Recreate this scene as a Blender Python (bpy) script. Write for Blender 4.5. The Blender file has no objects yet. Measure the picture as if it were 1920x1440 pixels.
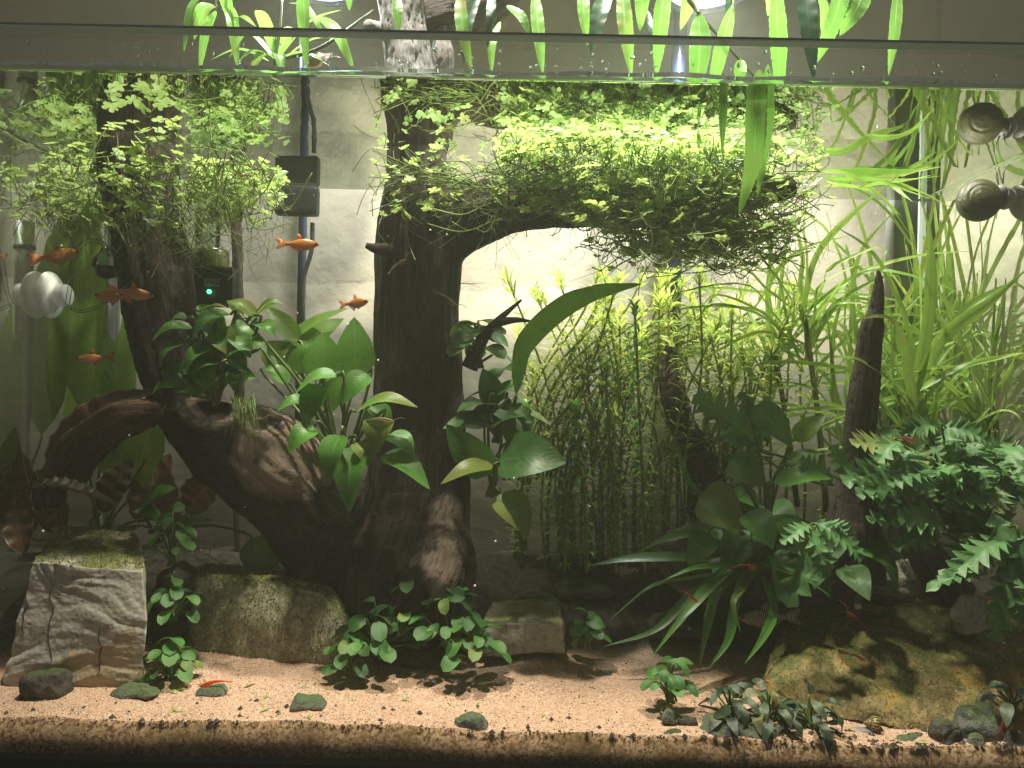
import bpy, math, random
import numpy as np
from mathutils import Vector, Matrix, Euler
random.seed(7); rng = np.random.default_rng(7)
R = math.radians
S = bpy.context.scene
COL = S.collection

# ------------------------------------------------------------------ camera
FPX, CZ, ROLL = 1386.67, 0.159, R(1.15)
cd = bpy.data.cameras.new('camera'); cam = bpy.data.objects.new('camera', cd); COL.objects.link(cam)
cd.sensor_width = 36; cd.lens = 26.0; cd.clip_start = 0.01; cd.clip_end = 50
CM = Matrix.Translation((0, 0, CZ)) @ Matrix.Rotation(R(90), 4, 'X') @ Matrix.Rotation(ROLL, 4, 'Z')
cam.matrix_world = CM
S.camera = cam
# ------------------------------------------------------------------ world and colour
w = bpy.data.worlds.new('World'); S.world = w; w.use_nodes = True
bg = w.node_tree.nodes['Background']; bg.inputs[0].default_value = (1.0, 0.95, 0.87, 1); bg.inputs[1].default_value = 0.085
S.view_settings.view_transform = 'Standard'; S.view_settings.look = 'None'
S.view_settings.exposure = 0.0; S.view_settings.gamma = 1.0; S.view_settings.use_curve_mapping = False
S.render.engine = 'CYCLES'
c = S.cycles
c.use_denoising = True; c.use_adaptive_sampling = True; c.adaptive_threshold = .025; c.max_bounces = 8; c.diffuse_bounces = 4; c.glossy_bounces = 4; c.transmission_bounces = 5
c.transparent_max_bounces = 40; c.volume_bounces = 1; c.sample_clamp_indirect = 3.0; c.caustics_reflective = False; c.caustics_refractive = False
# ------------------------------------------------------------------ lamps (the heads hang over the tank, see build below)
LAMPS = [(-0.140, 0.518, 0.432, 2.3), (0.131, 0.518, 0.432, 5.2)]      # x, y, z of the light, watts
for i, (lx, ly, lz, pw) in enumerate(LAMPS):
    ld = bpy.data.lights.new('aquarium_light', 'SPOT'); lo = bpy.data.objects.new('aquarium_light', ld); COL.objects.link(lo)
    ld.energy = pw; ld.color = (0.93, 0.98, 1.0); ld.shadow_soft_size = 0.012; ld.spot_size = R(150); ld.spot_blend = 0.40
    lo.location = (lx, ly, lz)
ADDED_SPOTS = [(-0.095, 0.378, 0.66, 21.0), (0.15, 0.402, 0.66, 21.0)]           # two unseen spotlights added above the tank to brighten sand and rocks
for i, (lx, ly, lz, pw) in enumerate(ADDED_SPOTS):
    ld = bpy.data.lights.new('added_spotlight', 'SPOT'); lo = bpy.data.objects.new('added_spotlight', ld); COL.objects.link(lo)
    ld.energy = pw; ld.color = (1.0, 0.96, 0.86); ld.shadow_soft_size = 0.012; ld.spot_size = R(66); ld.spot_blend = 0.35
    lo.location = (lx, ly, lz); lo.rotation_euler = (R(3), 0, 0)

# ------------------------------------------------------------------ tank geometry (metres)
WZ = 0.3006          # water level
DF, DB, DW = 0.342, 0.547, 0.605   # front glass, back glass, wall
HX = 0.300           # half width
def P(px, py, d):
    v = CM @ Vector(((px - 960) / FPX * d, (720 - py) / FPX * d, -d))
    return np.array(v)
def pxm(n, d): return n / FPX * d
def nrm(v):
    v = np.asarray(v, float); return v / max(np.linalg.norm(v), 1e-9)

# ------------------------------------------------------------------ noise
def _h(ix, iy, iz):
    n = (ix * 374761393 + iy * 668265263 + iz * 2147483647 + 1013904223) & 0xffffffff
    n = ((n ^ (n >> 13)) * 1274126177) & 0xffffffff
    n = (n ^ (n >> 16)) & 0xffffffff
    return n / 4294967295.0
def vnoise(p):
    p = np.asarray(p, float); i = np.floor(p).astype(np.int64); f = p - i; f = f * f * (3 - 2 * f)
    r = 0
    for a in (0, 1):
        for b in (0, 1):
            for cc in (0, 1):
                wgt = (f[..., 0] if a else 1 - f[..., 0]) * (f[..., 1] if b else 1 - f[..., 1]) * (f[..., 2] if cc else 1 - f[..., 2])
                r = r + wgt * _h(i[..., 0] + a, i[..., 1] + b, i[..., 2] + cc)
    return r * 2 - 1
def fbm(p, o=4):
    p = np.asarray(p, float); r = 0; a = .5
    for k in range(o):
        r = r + a * vnoise(p * 2 ** k + k * 17.3); a *= .5
    return r

# ------------------------------------------------------------------ materials
class NT:
    def __init__(s, name):
        s.m = bpy.data.materials.new(name); s.m.use_nodes = True; s.t = s.m.node_tree; s.t.nodes.clear()
        s.out = s.n('ShaderNodeOutputMaterial')
    def n(s, typ, **kw):
        nd = s.t.nodes.new(typ)
        for k, v in kw.items(): setattr(nd, k, v)
        return nd
    def L(s, a, b): s.t.links.new(a, b)
    def setin(s, nd, **kw):
        for k, v in kw.items():
            sock = nd.inputs[k.replace('_', ' ')] if k.replace('_', ' ') in nd.inputs else nd.inputs[k]
            if hasattr(v, 'is_linked') or isinstance(v, bpy.types.NodeSocket): s.L(v, sock)
            else: sock.default_value = v
    def coord(s, kind='Object'): return s.n('ShaderNodeTexCoord').outputs[kind]
    def attr(s, name, out='Fac'):
        a = s.n('ShaderNodeAttribute'); a.attribute_name = name; return a.outputs[out]
    def noise(s, vec, scale, detail=4, rough=.55, out=0):
        nd = s.n('ShaderNodeTexNoise'); s.L(vec, nd.inputs['Vector']); nd.inputs['Scale'].default_value = scale
        nd.inputs['Detail'].default_value = detail; nd.inputs['Roughness'].default_value = rough; return nd.outputs[out]
    def voro(s, vec, scale, out='Distance', feature='F1'):
        nd = s.n('ShaderNodeTexVoronoi', feature=feature); s.L(vec, nd.inputs['Vector']); nd.inputs['Scale'].default_value = scale; return nd.outputs[out]
    def mapping(s, vec, scale=(1, 1, 1)):
        nd = s.n('ShaderNodeMapping'); s.L(vec, nd.inputs[0]); nd.inputs['Scale'].default_value = scale; return nd.outputs[0]
    def ramp(s, fac, stops, interp='LINEAR'):
        nd = s.n('ShaderNodeValToRGB'); s.L(fac, nd.inputs[0]); cr = nd.color_ramp; cr.interpolation = interp
        while len(cr.elements) < len(stops): cr.elements.new(.5)
        for e, (p, col) in zip(cr.elements, stops):
            e.position = p; e.color = (*col, 1) if not isinstance(col, (int, float)) else (col, col, col, 1)
        return nd.outputs[0]
    def math(s, op, a, b=None, cl=False):
        nd = s.n('ShaderNodeMath', operation=op, use_clamp=cl)
        for k, v in enumerate((a, b)):
            if v is None: continue
            if isinstance(v, (int, float)): nd.inputs[k].default_value = v
            else: s.L(v, nd.inputs[k])
        return nd.outputs[0]
    def mix(s, fac, a, b, mode='MIX'):
        nd = s.n('ShaderNodeMix', data_type='RGBA', blend_type=mode)
        for sock, v in ((nd.inputs['Factor'], fac), (nd.inputs['A'], a), (nd.inputs['B'], b)):
            pass
        fs, A, B = nd.inputs[0], nd.inputs[6], nd.inputs[7]
        for sock, v in ((fs, fac), (A, a), (B, b)):
            if isinstance(v, bpy.types.NodeSocket): s.L(v, sock)
            elif isinstance(v, (int, float)): sock.default_value = v
            else: sock.default_value = (*v, 1)
        return nd.outputs[2]
    def bump(s, h, strength=.5, dist=.001, normal=None):
        nd = s.n('ShaderNodeBump'); s.L(h, nd.inputs['Height']); nd.inputs['Strength'].default_value = strength; nd.inputs['Distance'].default_value = dist
        if normal is not None: s.L(normal, nd.inputs['Normal'])
        return nd.outputs[0]
    def pbr(s, col, rough=.5, bump=None, spec=.5, **kw):
        b = s.n('ShaderNodeBsdfPrincipled')
        if isinstance(col, bpy.types.NodeSocket): s.L(col, b.inputs['Base Color'])
        else: b.inputs['Base Color'].default_value = (*col, 1)
        if isinstance(rough, bpy.types.NodeSocket): s.L(rough, b.inputs['Roughness'])
        else: b.inputs['Roughness'].default_value = rough
        b.inputs['Specular IOR Level'].default_value = spec
        if bump is not None: s.L(bump, b.inputs['Normal'])
        for k, v in kw.items(): b.inputs[k.replace('_', ' ')].default_value = v
        return b.outputs[0]
    def mixsh(s, fac, a, b):
        nd = s.n('ShaderNodeMixShader')
        if isinstance(fac, (int, float)): nd.inputs[0].default_value = fac
        else: s.L(fac, nd.inputs[0])
        s.L(a, nd.inputs[1]); s.L(b, nd.inputs[2]); return nd.outputs[0]
    def done(s, sh): s.L(sh, s.out.inputs[0]); return s.m

def leaf_mat(name, dark, light, trans, rough=.38, tfac=.42, rib=(.25, .32, .1), spots=0.0, veins=26, ribw=.03, spec=.45, edge=None):
    t = NT(name); uv = t.n('ShaderNodeUVMap').outputs[0]
    sep = t.n('ShaderNodeSeparateXYZ'); t.L(uv, sep.inputs[0])
    u, v = sep.outputs[0], sep.outputs[1]
    au = t.math('ABSOLUTE', t.math('SUBTRACT', u, .5))
    ribm = t.math('LESS_THAN', au, ribw)
    oi = t.n('ShaderNodeObjectInfo').outputs['Random']
    rnd = t.math('FRACT', t.math('ADD', oi, t.attr('rnd')))
    obj = t.coord('Object')
    n1 = t.noise(obj, 160, 3)
    f = t.math('ADD', t.math('MULTIPLY', rnd, .65), t.math('MULTIPLY', n1, .5))
    col = t.ramp(f, [(.2, dark), (.85, light)])
    vein = t.math('SINE', t.math('ADD', t.math('MULTIPLY', v, veins * 6.28), t.math('MULTIPLY', au, -40.0)))
    vm = t.math('GREATER_THAN', vein, .9)
    col = t.mix(t.math('MULTIPLY', vm, .22), col, rib)
    col = t.mix(t.math('MULTIPLY', ribm, .7), col, rib)
    if edge is not None:
        col = t.mix(t.math('MULTIPLY', t.math('GREATER_THAN', au, .46), .8), col, edge)
    if spots:
        sp = t.math('MULTIPLY', t.math('LESS_THAN', t.voro(obj, 420), .22), t.math('GREATER_THAN', t.noise(obj, 90, 2), .53))
        col = t.mix(t.math('MULTIPLY', sp, spots), col, (.012, .016, .01))
        col = t.mix(t.math('MULTIPLY', t.math('GREATER_THAN', t.noise(obj, 55, 4), .6), spots * .35), col, (.10, .10, .045))
    old = t.math('MULTIPLY', t.math('GREATER_THAN', rnd, .88), t.math('GREATER_THAN', t.math('ADD', t.noise(obj, 70, 4), t.math('MULTIPLY', au, .35)), .54))
    col = t.mix(t.math('MULTIPLY', old, .55), col, (.26, .20, .05))
    bh = t.math('ADD', t.math('MULTIPLY', vein, .10), t.math('MULTIPLY', ribm, -1.2))
    bm = t.bump(t.math('ADD', bh, t.math('MULTIPLY', n1, .9)), .35, .0004)
    sh = t.pbr(col, rough, bm, spec)
    tr = t.n('ShaderNodeBsdfTranslucent'); t.L(t.mix(.65, col, trans, 'MIX'), tr.inputs[0]); t.L(bm, tr.inputs[1])
    return t.done(t.mixsh(tfac, sh, tr.outputs[0]))

M = {}
M['hydro'] = leaf_mat('pennywort_leaf', (.20, .34, .08), (.48, .62, .24), (.62, .78, .22), .42, .45, (.45, .6, .2), 0, 3, .02)
M['hstem'] = leaf_mat('pennywort_runner', (.13, .22, .04), (.26, .34, .09), (.4, .5, .1), .5, .3, (.25, .3, .1), 0, 1, 0)
M['anub'] = leaf_mat('anubias_leaf', (.028, .095, .022), (.105, .245, .045), (.20, .42, .045), .42, .28, (.07, .17, .05), .9, 9, .025, .4)
M['anubp'] = leaf_mat('small_anubias_leaf', (.028, .10, .024), (.10, .255, .05), (.22, .44, .05), .38, .28, (.1, .25, .07), .5, 7, .025, .45)
M['sword'] = leaf_mat('sword_leaf', (.045, .15, .022), (.12, .30, .04), (.28, .54, .05), .42, .36, (.14, .28, .07), .85, 8, .022, .4)
M['gleaf'] = leaf_mat('pale_translucent_leaf', (.08, .17, .025), (.17, .30, .045), (.32, .48, .06), .42, .5, (.2, .32, .08), .45, 11, .022, .4)
M['petiole'] = leaf_mat('petiole', (.06, .12, .025), (.14, .20, .05), (.25, .35, .06), .45, .15, (.14, .2, .05), 0, 1, 0)
M['rotala'] = leaf_mat('stem_plant_leaf', (.26, .36, .06), (.52, .60, .14), (.66, .78, .16), .42, .52, (.3, .4, .1), .3, 1, .05)
M['rstem'] = leaf_mat('stem_plant_stalk', (.16, .22, .05), (.28, .34, .09), (.4, .46, .1), .5, .3, (.2, .25, .06), 0, 1, 0)
M['grass'] = leaf_mat('ribbon_leaf', (.16, .31, .04), (.36, .52, .10), (.5, .72, .11), .30, .45, (.10, .22, .04), .12, 1, .05)
M['gstem'] = leaf_mat('ribbon_stalk', (.035, .06, .02), (.09, .13, .035), (.1, .14, .04), .5, .1, (.1, .12, .04), 0, 1, 0)
M['fern'] = leaf_mat('lobed_leaf', (.06, .16, .05), (.15, .31, .105), (.24, .45, .10), .48, .32, (.15, .33, .12), .25, 6, .03, .5)
M['buce'] = leaf_mat('narrow_dark_leaf', (.014, .034, .022), (.075, .105, .055), (.10, .16, .06), .28, .12, (.06, .09, .05), .6, 6, .03, .6)
M['strap'] = leaf_mat('strap_leaf', (.035, .12, .018), (.09, .25, .03), (.18, .4, .03), .33, .3, (.03, .09, .02), .3, 1, .06)
M['crypt'] = leaf_mat('brown_crinkled_leaf', (.075, .035, .020), (.21, .105, .055), (.26, .13, .05), .45, .22, (.2, .12, .07), .7, 12, .03, .4, edge=(.36, .30, .22))
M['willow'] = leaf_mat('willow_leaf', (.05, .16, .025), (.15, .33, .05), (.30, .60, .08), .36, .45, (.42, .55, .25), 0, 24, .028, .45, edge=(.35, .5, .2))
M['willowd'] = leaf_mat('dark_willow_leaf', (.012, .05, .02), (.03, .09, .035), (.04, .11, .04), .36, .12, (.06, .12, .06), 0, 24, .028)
M['twig'] = leaf_mat('green_twig', (.05, .07, .025), (.10, .13, .05), (.1, .13, .05), .5, .05, (.1, .1, .05), 0, 1, 0)

def wood_mat(name, dark, mid, light, bleached=False):
    t = NT(name); g = t.attr('grain', 'Vector')
    gm = t.mapping(g, (26, 3.2, 1)); n1 = t.noise(gm, 1.0, 6, .62)
    gm2 = t.mapping(g, (90, 5, 1)); n2 = t.noise(gm2, 1.0, 4, .6)
    obj = t.coord('Object'); n3 = t.noise(obj, 22, 5)
    f = t.math('ADD', t.math('MULTIPLY', n1, .55), t.math('ADD', t.math('MULTIPLY', n2, .3), t.math('MULTIPLY', n3, .25)))
    col = t.ramp(f, [(.34, dark), (.52, mid), (.72, light)])
    if bleached:   # above the water line the old wood has dried silver grey
        sep = t.n('ShaderNodeSeparateXYZ'); t.L(t.coord('Object'), sep.inputs[0])
        hz = t.math('SUBTRACT', t.math('ADD', sep.outputs[2], t.math('MULTIPLY', n3, .012)), WZ + .012)
        fz = t.math('MULTIPLY', hz, 60, True)
        col = t.mix(fz, col, t.ramp(f, [(.3, (.16, .14, .13)), (.52, (.42, .39, .37)), (.75, (.66, .63, .6))]))
        al = t.math('MULTIPLY', t.math('GREATER_THAN', t.noise(obj, 34, 5), .6), t.math('SUBTRACT', 1.0, fz))
        col = t.mix(t.math('MULTIPLY', al, .4), col, (.05, .055, .02))
        gs = t.n('ShaderNodeSeparateXYZ'); t.L(g, gs.inputs[0])
        col = t.mix(gs.outputs[2], col, t.ramp(f, [(.36, (.12, .075, .058)), (.52, (.34, .235, .185)), (.7, (.52, .40, .335))]))
    h = t.math('ADD', t.math('MULTIPLY', n1, 1.0), t.math('MULTIPLY', n2, .6))
    bm = t.bump(h, .9, .0022)
    return t.done(t.pbr(col, .72, bm, .25))
M['wood'] = wood_mat('driftwood', (.004, .003, .0025), (.019, .0115, .0085), (.080, .051, .037), True)
M['wood2'] = wood_mat('dark_driftwood', (.014, .011, .009), (.055, .040, .030), (.15, .115, .09))
M['woodcut'] = wood_mat('pale_wood', (.08, .05, .035), (.25, .17, .125), (.46, .34, .27))
M['redwood'] = wood_mat('red_brown_wood', (.022, .012, .008), (.105, .055, .036), (.29, .19, .14))
M['bleach'] = wood_mat('bleached_wood', (.12, .10, .09), (.35, .31, .29), (.6, .56, .53))

def rock_mat(name, a, b, cgreen, moss=.5, zlo=-.2, scale=60, rust=None, layers=False):
    t = NT(name); obj = t.coord('Object')
    n1 = t.noise(obj, scale, 7, .65); n2 = t.noise(obj, scale * 5, 4, .6); v = t.voro(obj, scale * 9)
    if layers:
        lw = t.noise(t.mapping(obj, (.35, .35, 2.6)), 70, 5, .6); n1 = t.math('ADD', t.math('MULTIPLY', n1, .45), t.math('MULTIPLY', lw, .55))
    col = t.ramp(n1, [(.3, a), (.7, b)])
    col = t.mix(t.math('MULTIPLY', t.math('LESS_THAN', n2, .42), .45), col, tuple(x * .45 for x in a))
    if rust: col = t.mix(t.math('MULTIPLY', t.math('GREATER_THAN', t.noise(obj, scale * .55, 4), .57), .75), col, rust)
    nz = t.n('ShaderNodeSeparateXYZ'); t.L(t.n('ShaderNodeNewGeometry').outputs['Normal'], nz.inputs[0])
    mf = t.math('ADD', t.math('MULTIPLY', nz.outputs[2], 1.1), t.math('MULTIPLY', t.noise(obj, scale * .9, 6, .7), 1.6))
    mf = t.math('MULTIPLY', t.math('SUBTRACT', mf, 1.9 - moss * 1.6), 3.0, True)
    mcol = t.ramp(t.noise(obj, scale * 7, 3), [(.3, tuple(x * .45 for x in cgreen)), (.7, cgreen)])
    col = t.mix(mf, col, mcol)
    h = t.math('ADD', t.math('MULTIPLY', n1, 1.0), t.math('ADD', t.math('MULTIPLY', n2, .5), t.math('MULTIPLY', v, .4)))
    bm = t.bump(h, .55, .0011)
    return t.done(t.pbr(col, .8, bm, .3))
M['greyrock'] = rock_mat('grey_layered_rock', (.38, .35, .30), (.58, .54, .47), (.17, .18, .055), .22, scale=45, rust=(.40, .31, .18), layers=True)
M['mossrock'] = rock_mat('algae_boulder', (.20, .19, .12), (.54, .51, .38), (.18, .19, .06), .44, scale=190)
M['mossrock2'] = rock_mat('brown_mossy_boulder', (.11, .08, .033), (.36, .26, .115), (.12, .125, .03), .22, scale=85, rust=(.28, .17, .04))
M['paleroc'] = rock_mat('pale_rock', (.32, .29, .23), (.52, .48, .40), (.2, .2, .09), .25, scale=60)
M['slate'] = rock_mat('grey_green_stone', (.075, .085, .07), (.22, .225, .19), (.10, .14, .06), .35, scale=120)
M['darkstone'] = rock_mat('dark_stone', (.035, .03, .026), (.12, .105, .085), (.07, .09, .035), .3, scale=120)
M['mossblade'] = leaf_mat('moss_strands', (.09, .10, .025), (.42, .41, .20), (.3, .32, .1), .6, .3, (.2, .2, .08), 0, 1, 0)

def plain(name, col, rough=.5, spec=.5, **kw):
    t = NT(name); n = t.noise(t.coord('Object'), 260, 4)
    cc = t.mix(t.math('MULTIPLY', n, .35), col, tuple(x * .6 for x in col))
    return t.done(t.pbr(cc, rough, None, spec, **kw))
M['black'] = plain('black_plastic', (.007, .0075, .008), .5, .3)
t = NT('white_silicone'); tl = t.n('ShaderNodeBsdfTranslucent'); tl.inputs[0].default_value = (.9, .9, .88, 1)
M['white'] = t.done(t.mixsh(.4, t.pbr((.93, .93, .92), .5, None, .2), tl.outputs[0]))
M['steel'] = plain('brushed_steel', (.55, .56, .57), .28, Metallic=.9)
M['navy'] = plain('navy_lamp_arm', (.025, .035, .075), .35)
M['lampshell'] = plain('lamp_shell', (.10, .12, .22), .35)
M['cable'] = plain('dark_cable', (.03, .033, .036), .5)
M['trim'] = plain('black_trim', (.004, .004, .004), 1.0, .0)
M['yellowcap'] = plain('algae_stained_acrylic', (.10, .105, .035), .25)
M['darkgreen'] = plain('green_indicator_fluid', (.01, .06, .05), .1)

def emis(name, col, s):
    t = NT(name); e = t.n('ShaderNodeEmission'); e.inputs[0].default_value = (*col, 1); e.inputs[1].default_value = s; return t.done(e.outputs[0])
M['led'] = emis('lit_led_panel', (.55, .70, 1.0), 3.5)
M['gled'] = emis('green_led', (.05, 1.0, .25), 6)
t = NT('lettering'); M['print'] = t.done(t.pbr((.30, .31, .31), .5))

def interface(name, lo, hi, bscale, bstr, stretch=(1, 1, 1), tint=(.97, .97, .85), gtint=(.80, .84, .76)):
    """flat water boundary: clear when looked through steeply, totally reflecting at a glancing angle"""
    t = NT(name); lw = t.n('ShaderNodeLayerWeight'); lw.inputs[0].default_value = .5
    bm = t.bump(t.noise(t.mapping(t.coord('Object'), stretch), bscale, 3), bstr, .002)
    f = t.ramp(lw.outputs['Facing'], [(lo, .03), (hi, 1.0)])
    tr = t.n('ShaderNodeBsdfTransparent'); tr.inputs[0].default_value = (*tint, 1)
    gl = t.n('ShaderNodeBsdfGlossy'); gl.inputs['Roughness'].default_value = .02; gl.inputs[0].default_value = (*gtint, 1); t.L(bm, gl.inputs['Normal'])
    return t.done(t.mixsh(f, tr.outputs[0], gl.outputs[0]))
M['water'] = interface('water_surface', .48, .60, 26, .10, gtint=(.60, .64, .56))
M['sidepane'] = interface('wet_side_glass', .35, .5, 16, .14, (1, 1, .35))
def thin_glass(name, tint=(.95, .98, .96), ior=1.3, rough=.02):
    t = NT(name); fr = t.n('ShaderNodeFresnel'); fr.inputs[0].default_value = ior
    tr = t.n('ShaderNodeBsdfTransparent'); tr.inputs[0].default_value = (*tint, 1)
    gl = t.n('ShaderNodeBsdfGlossy'); gl.inputs['Roughness'].default_value = rough
    return t.done(t.mixsh(fr.outputs[0], tr.outputs[0], gl.outputs[0]))
M['glass'] = thin_glass('clear_glass', (.975, .985, .98), 1.15)
M['tubeglass'] = thin_glass('glass_tube', (.86, .93, .88), 1.45)
t = NT('glass_edge'); M['rim'] = t.done(t.pbr((.10, .14, .12), .12, None, .9))
t = NT('bright_glass_edge'); M['rim2'] = t.done(t.pbr((.55, .62, .58), .15, None, .8))
t = NT('meniscus_water'); gl = t.n('ShaderNodeBsdfGlass'); gl.inputs['IOR'].default_value = 1.33; gl.inputs['Roughness'].default_value = .02; gl.inputs[0].default_value = (.85, .93, .85, 1)
M['meniscus'] = t.done(gl.outputs[0])

# painted block wall
t = NT('painted_block'); obj = t.coord('Object')
n1 = t.noise(obj, 55, 6, .6); n2 = t.noise(obj, 9, 3); st = t.voro(obj, 70, 'Distance', 'SMOOTH_F1')
col = t.mix(n2, (.50, .435, .315), (.57, .505, .375)); col = t.mix(t.math('MULTIPLY', t.math('GREATER_THAN', n1, .66), .25), col, (.36, .32, .25))
M['wall'] = t.done(t.pbr(col, .62, t.bump(t.math('ADD', t.math('MULTIPLY', n1, 1.2), t.math('MULTIPLY', st, .8)), .38, .003), .3))
t = NT('mortar'); M['mortar'] = t.done(t.pbr((.46, .40, .29), .8, t.bump(t.noise(t.coord('Object'), 90, 4), .5, .003)))

# sand and soil
t = NT('sand'); obj = t.coord('Object')
vc = t.voro(obj, 1500, 'Color'); vs = t.n('ShaderNodeSeparateColor'); t.L(vc, vs.inputs[0])
grain = t.ramp(vs.outputs[0], [(.0, (.10, .05, .025)), (.06, (.38, .215, .14)), (.45, (.56, .335, .235)), (.8, (.64, .43, .325)), (1, (.74, .60, .51))])
big = t.noise(obj, 14, 4); grain = t.mix(t.math('MULTIPLY', big, .5), grain, (.52, .32, .22))
blk = t.math('MULTIPLY', t.math('LESS_THAN', t.voro(obj, 260), .17), t.math('GREATER_THAN', t.noise(obj, 30, 3), .5))
grain = t.mix(t.math('MULTIPLY', blk, .5), grain, (.04, .03, .022))
soilc = t.ramp(t.noise(obj, 240, 4), [(.35, (.018, .014, .010)), (.7, (.085, .065, .045))])
col = t.mix(t.attr('soil'), grain, soilc)
h = t.math('ADD', t.voro(obj, 1500), t.math('MULTIPLY', t.noise(obj, 260, 4), 1.0))
M['sand'] = t.done(t.pbr(col, .75, t.bump(h, .6, .0012), .3))
t = NT('sand_grain'); rn = t.attr('rnd'); M['grain'] = t.done(t.pbr(t.ramp(rn, [(0, (.03, .02, .015)), (.3, (.16, .09, .05)), (.45, (.5, .35, .22)), (1, (.75, .6, .45))]), .6))
t = NT('buried_sand'); obj = t.coord('Object'); vc = t.voro(obj, 800, 'Color'); vs = t.n('ShaderNodeSeparateColor'); t.L(vc, vs.inputs[0])
gc = t.ramp(vs.outputs[0], [(0, (.22, .11, .06)), (.5, (.56, .34, .19)), (1, (.78, .55, .36))])
gc = t.mix(t.ramp(t.noise(obj, 34, 5), [(.46, 0.0), (.66, .8)]), gc, (.22, .14, .05))
M['buried'] = t.done(t.pbr(gc, .8, t.bump(t.voro(obj, 1400), .15, .0004), .2))

# animals
def fish_mat():
    t = NT('orange_fish'); g = t.coord('Generated'); o = t.coord('Object')
    s = t.n('ShaderNodeSeparateXYZ'); t.L(g, s.inputs[0])
    col = t.ramp(s.outputs[2], [(.05, (.70, .50, .34)), (.35, (.80, .36, .12)), (.62, (.80, .28, .06)), (1, (.55, .18, .04))])
    col = t.mix(t.math('MULTIPLY', t.noise(o, 900, 3), .35), col, (.45, .25, .12))
    line = t.math('LESS_THAN', t.math('ABSOLUTE', t.math('SUBTRACT', s.outputs[2], .52)), .045)
    col = t.mix(t.math('MULTIPLY', line, .45), col, (.30, .10, .03))
    bm = t.bump(t.voro(o, 1500), .3, .0003)
    a = t.pbr(col, .28, bm, .7); tr = t.n('ShaderNodeBsdfTranslucent'); t.L(col, tr.inputs[0])
    return t.done(t.mixsh(.3, a, tr.outputs[0]))
M['fish'] = fish_mat()
def finmat(name, col, tf):
    t = NT(name); tr = t.n('ShaderNodeBsdfTransparent'); a = t.pbr(col, .4)
    tl = t.n('ShaderNodeBsdfTranslucent'); tl.inputs[0].default_value = (*col, 1)
    return t.done(t.mixsh(tf, t.mixsh(.5, a, tl.outputs[0]), tr.outputs[0]))
M['fin'] = finmat('orange_fin', (.75, .25, .06), .35)
M['eye'] = plain('dark_eye', (.01, .01, .01), .08)
M['shrimpred'] = finmat('red_shrimp', (.36, .06, .035), .3)
M['shrimporange'] = finmat('orange_shrimp', (.85, .20, .05), .05)
M['shrimptan'] = finmat('pale_shrimp', (.45, .36, .22), .30)
t = NT('striped_fish'); o = t.coord('Object'); wv = t.n('ShaderNodeTexWave'); t.L(o, wv.inputs[0]); wv.inputs['Scale'].default_value = 300; wv.inputs['Distortion'].default_value = 5
M['cory'] = t.done(t.pbr(t.ramp(wv.outputs[1], [(.45, (.05, .04, .035)), (.6, (.34, .30, .26))]), .4))
t = NT('olive_shell'); o = t.coord('UV'); n = t.noise(t.mapping(o, (2, 14, 1)), 3, 4)
M['shell'] = t.done(t.pbr(t.ramp(n, [(.3, (.030, .030, .016)), (.55, (.085, .080, .040)), (.75, (.19, .16, .115))]), .35, t.bump(n, .3, .001), .5))
t = NT('striped_shell'); s = t.n('ShaderNodeSeparateXYZ'); t.L(t.coord('UV'), s.inputs[0])
st = t.math('GREATER_THAN', t.math('SINE', t.math('MULTIPLY', s.outputs[1], 95)), -.1)
M['shell2'] = t.done(t.pbr(t.mix(st, (.30, .24, .09), (.045, .032, .02)), .35))
M['snailskin'] = plain('snail_foot', (.22, .20, .22), .5)

# ------------------------------------------------------------------ mesh helpers
class MB:
    def __init__(s): s.v = []; s.f = []; s.uv = []; s.r = []; s.g = []; s.n = 0
    def add(s, v, f, uv=None, rnd=None, grain=None):
        v = np.asarray(v, float).reshape(-1, 3); k = len(v)
        s.v.append(v); o = s.n; s.f.extend([tuple(i + o for i in q) for q in f])
        s.uv.append(np.asarray(uv, float) if uv is not None else np.full((k, 2), .3))
        s.r.append(np.full(k, random.random() if rnd is None else rnd)); s.n += k
        s.g.append(np.zeros((k, 3)) if grain is None else grain)
        return s
    def mesh(s, name, mat, origin=(0, 0, 0), smooth=True, grain=False):
        me = bpy.data.meshes.new(name); V = np.concatenate(s.v) - np.asarray(origin)
        me.from_pydata(V.tolist(), [], s.f); UV = np.concatenate(s.uv)
        ul = me.uv_layers.new(name='UVMap'); li = np.empty(len(me.loops), np.int32); me.loops.foreach_get('vertex_index', li)
        ul.data.foreach_set('uv', UV[li].ravel())
        a = me.attributes.new('rnd', 'FLOAT', 'POINT'); a.data.foreach_set('value', np.concatenate(s.r))
        if grain:
            a = me.attributes.new('grain', 'FLOAT_VECTOR', 'POINT'); a.data.foreach_set('vector', np.concatenate(s.g).ravel())
        if smooth: me.polygons.foreach_set('use_smooth', [True] * len(me.polygons))
        me.materials.append(mat); me.update(); return me
    def build(s, name, mat, parent=None, smooth=True, origin=None, grain=False):
        if parent is not None: org = parent.matrix_world_loc if False else wl(parent)
        else: org = np.asarray(origin) if origin is not None else np.zeros(3)
        o = bpy.data.objects.new(name, s.mesh(name, mat, org, smooth, grain)); COL.objects.link(o)
        if parent is not None: o.parent = parent
        else: o.location = org
        return o
def wl(o):
    p = np.zeros(3)
    while o is not None: p = p + np.array(o.location); o = o.parent
    return p
def tag(o, label=None, cat=None, group=None, kind=None):
    for k, v in (('label', label), ('category', cat), ('group', group), ('kind', kind)):
        if v: o[k] = v
    return o
def thing(name, loc, label, cat, group=None):
    o = bpy.data.objects.new(name, None); COL.objects.link(o); o.location = tuple(loc); o.empty_display_size = .01
    return tag(o, label, cat, group)
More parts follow.
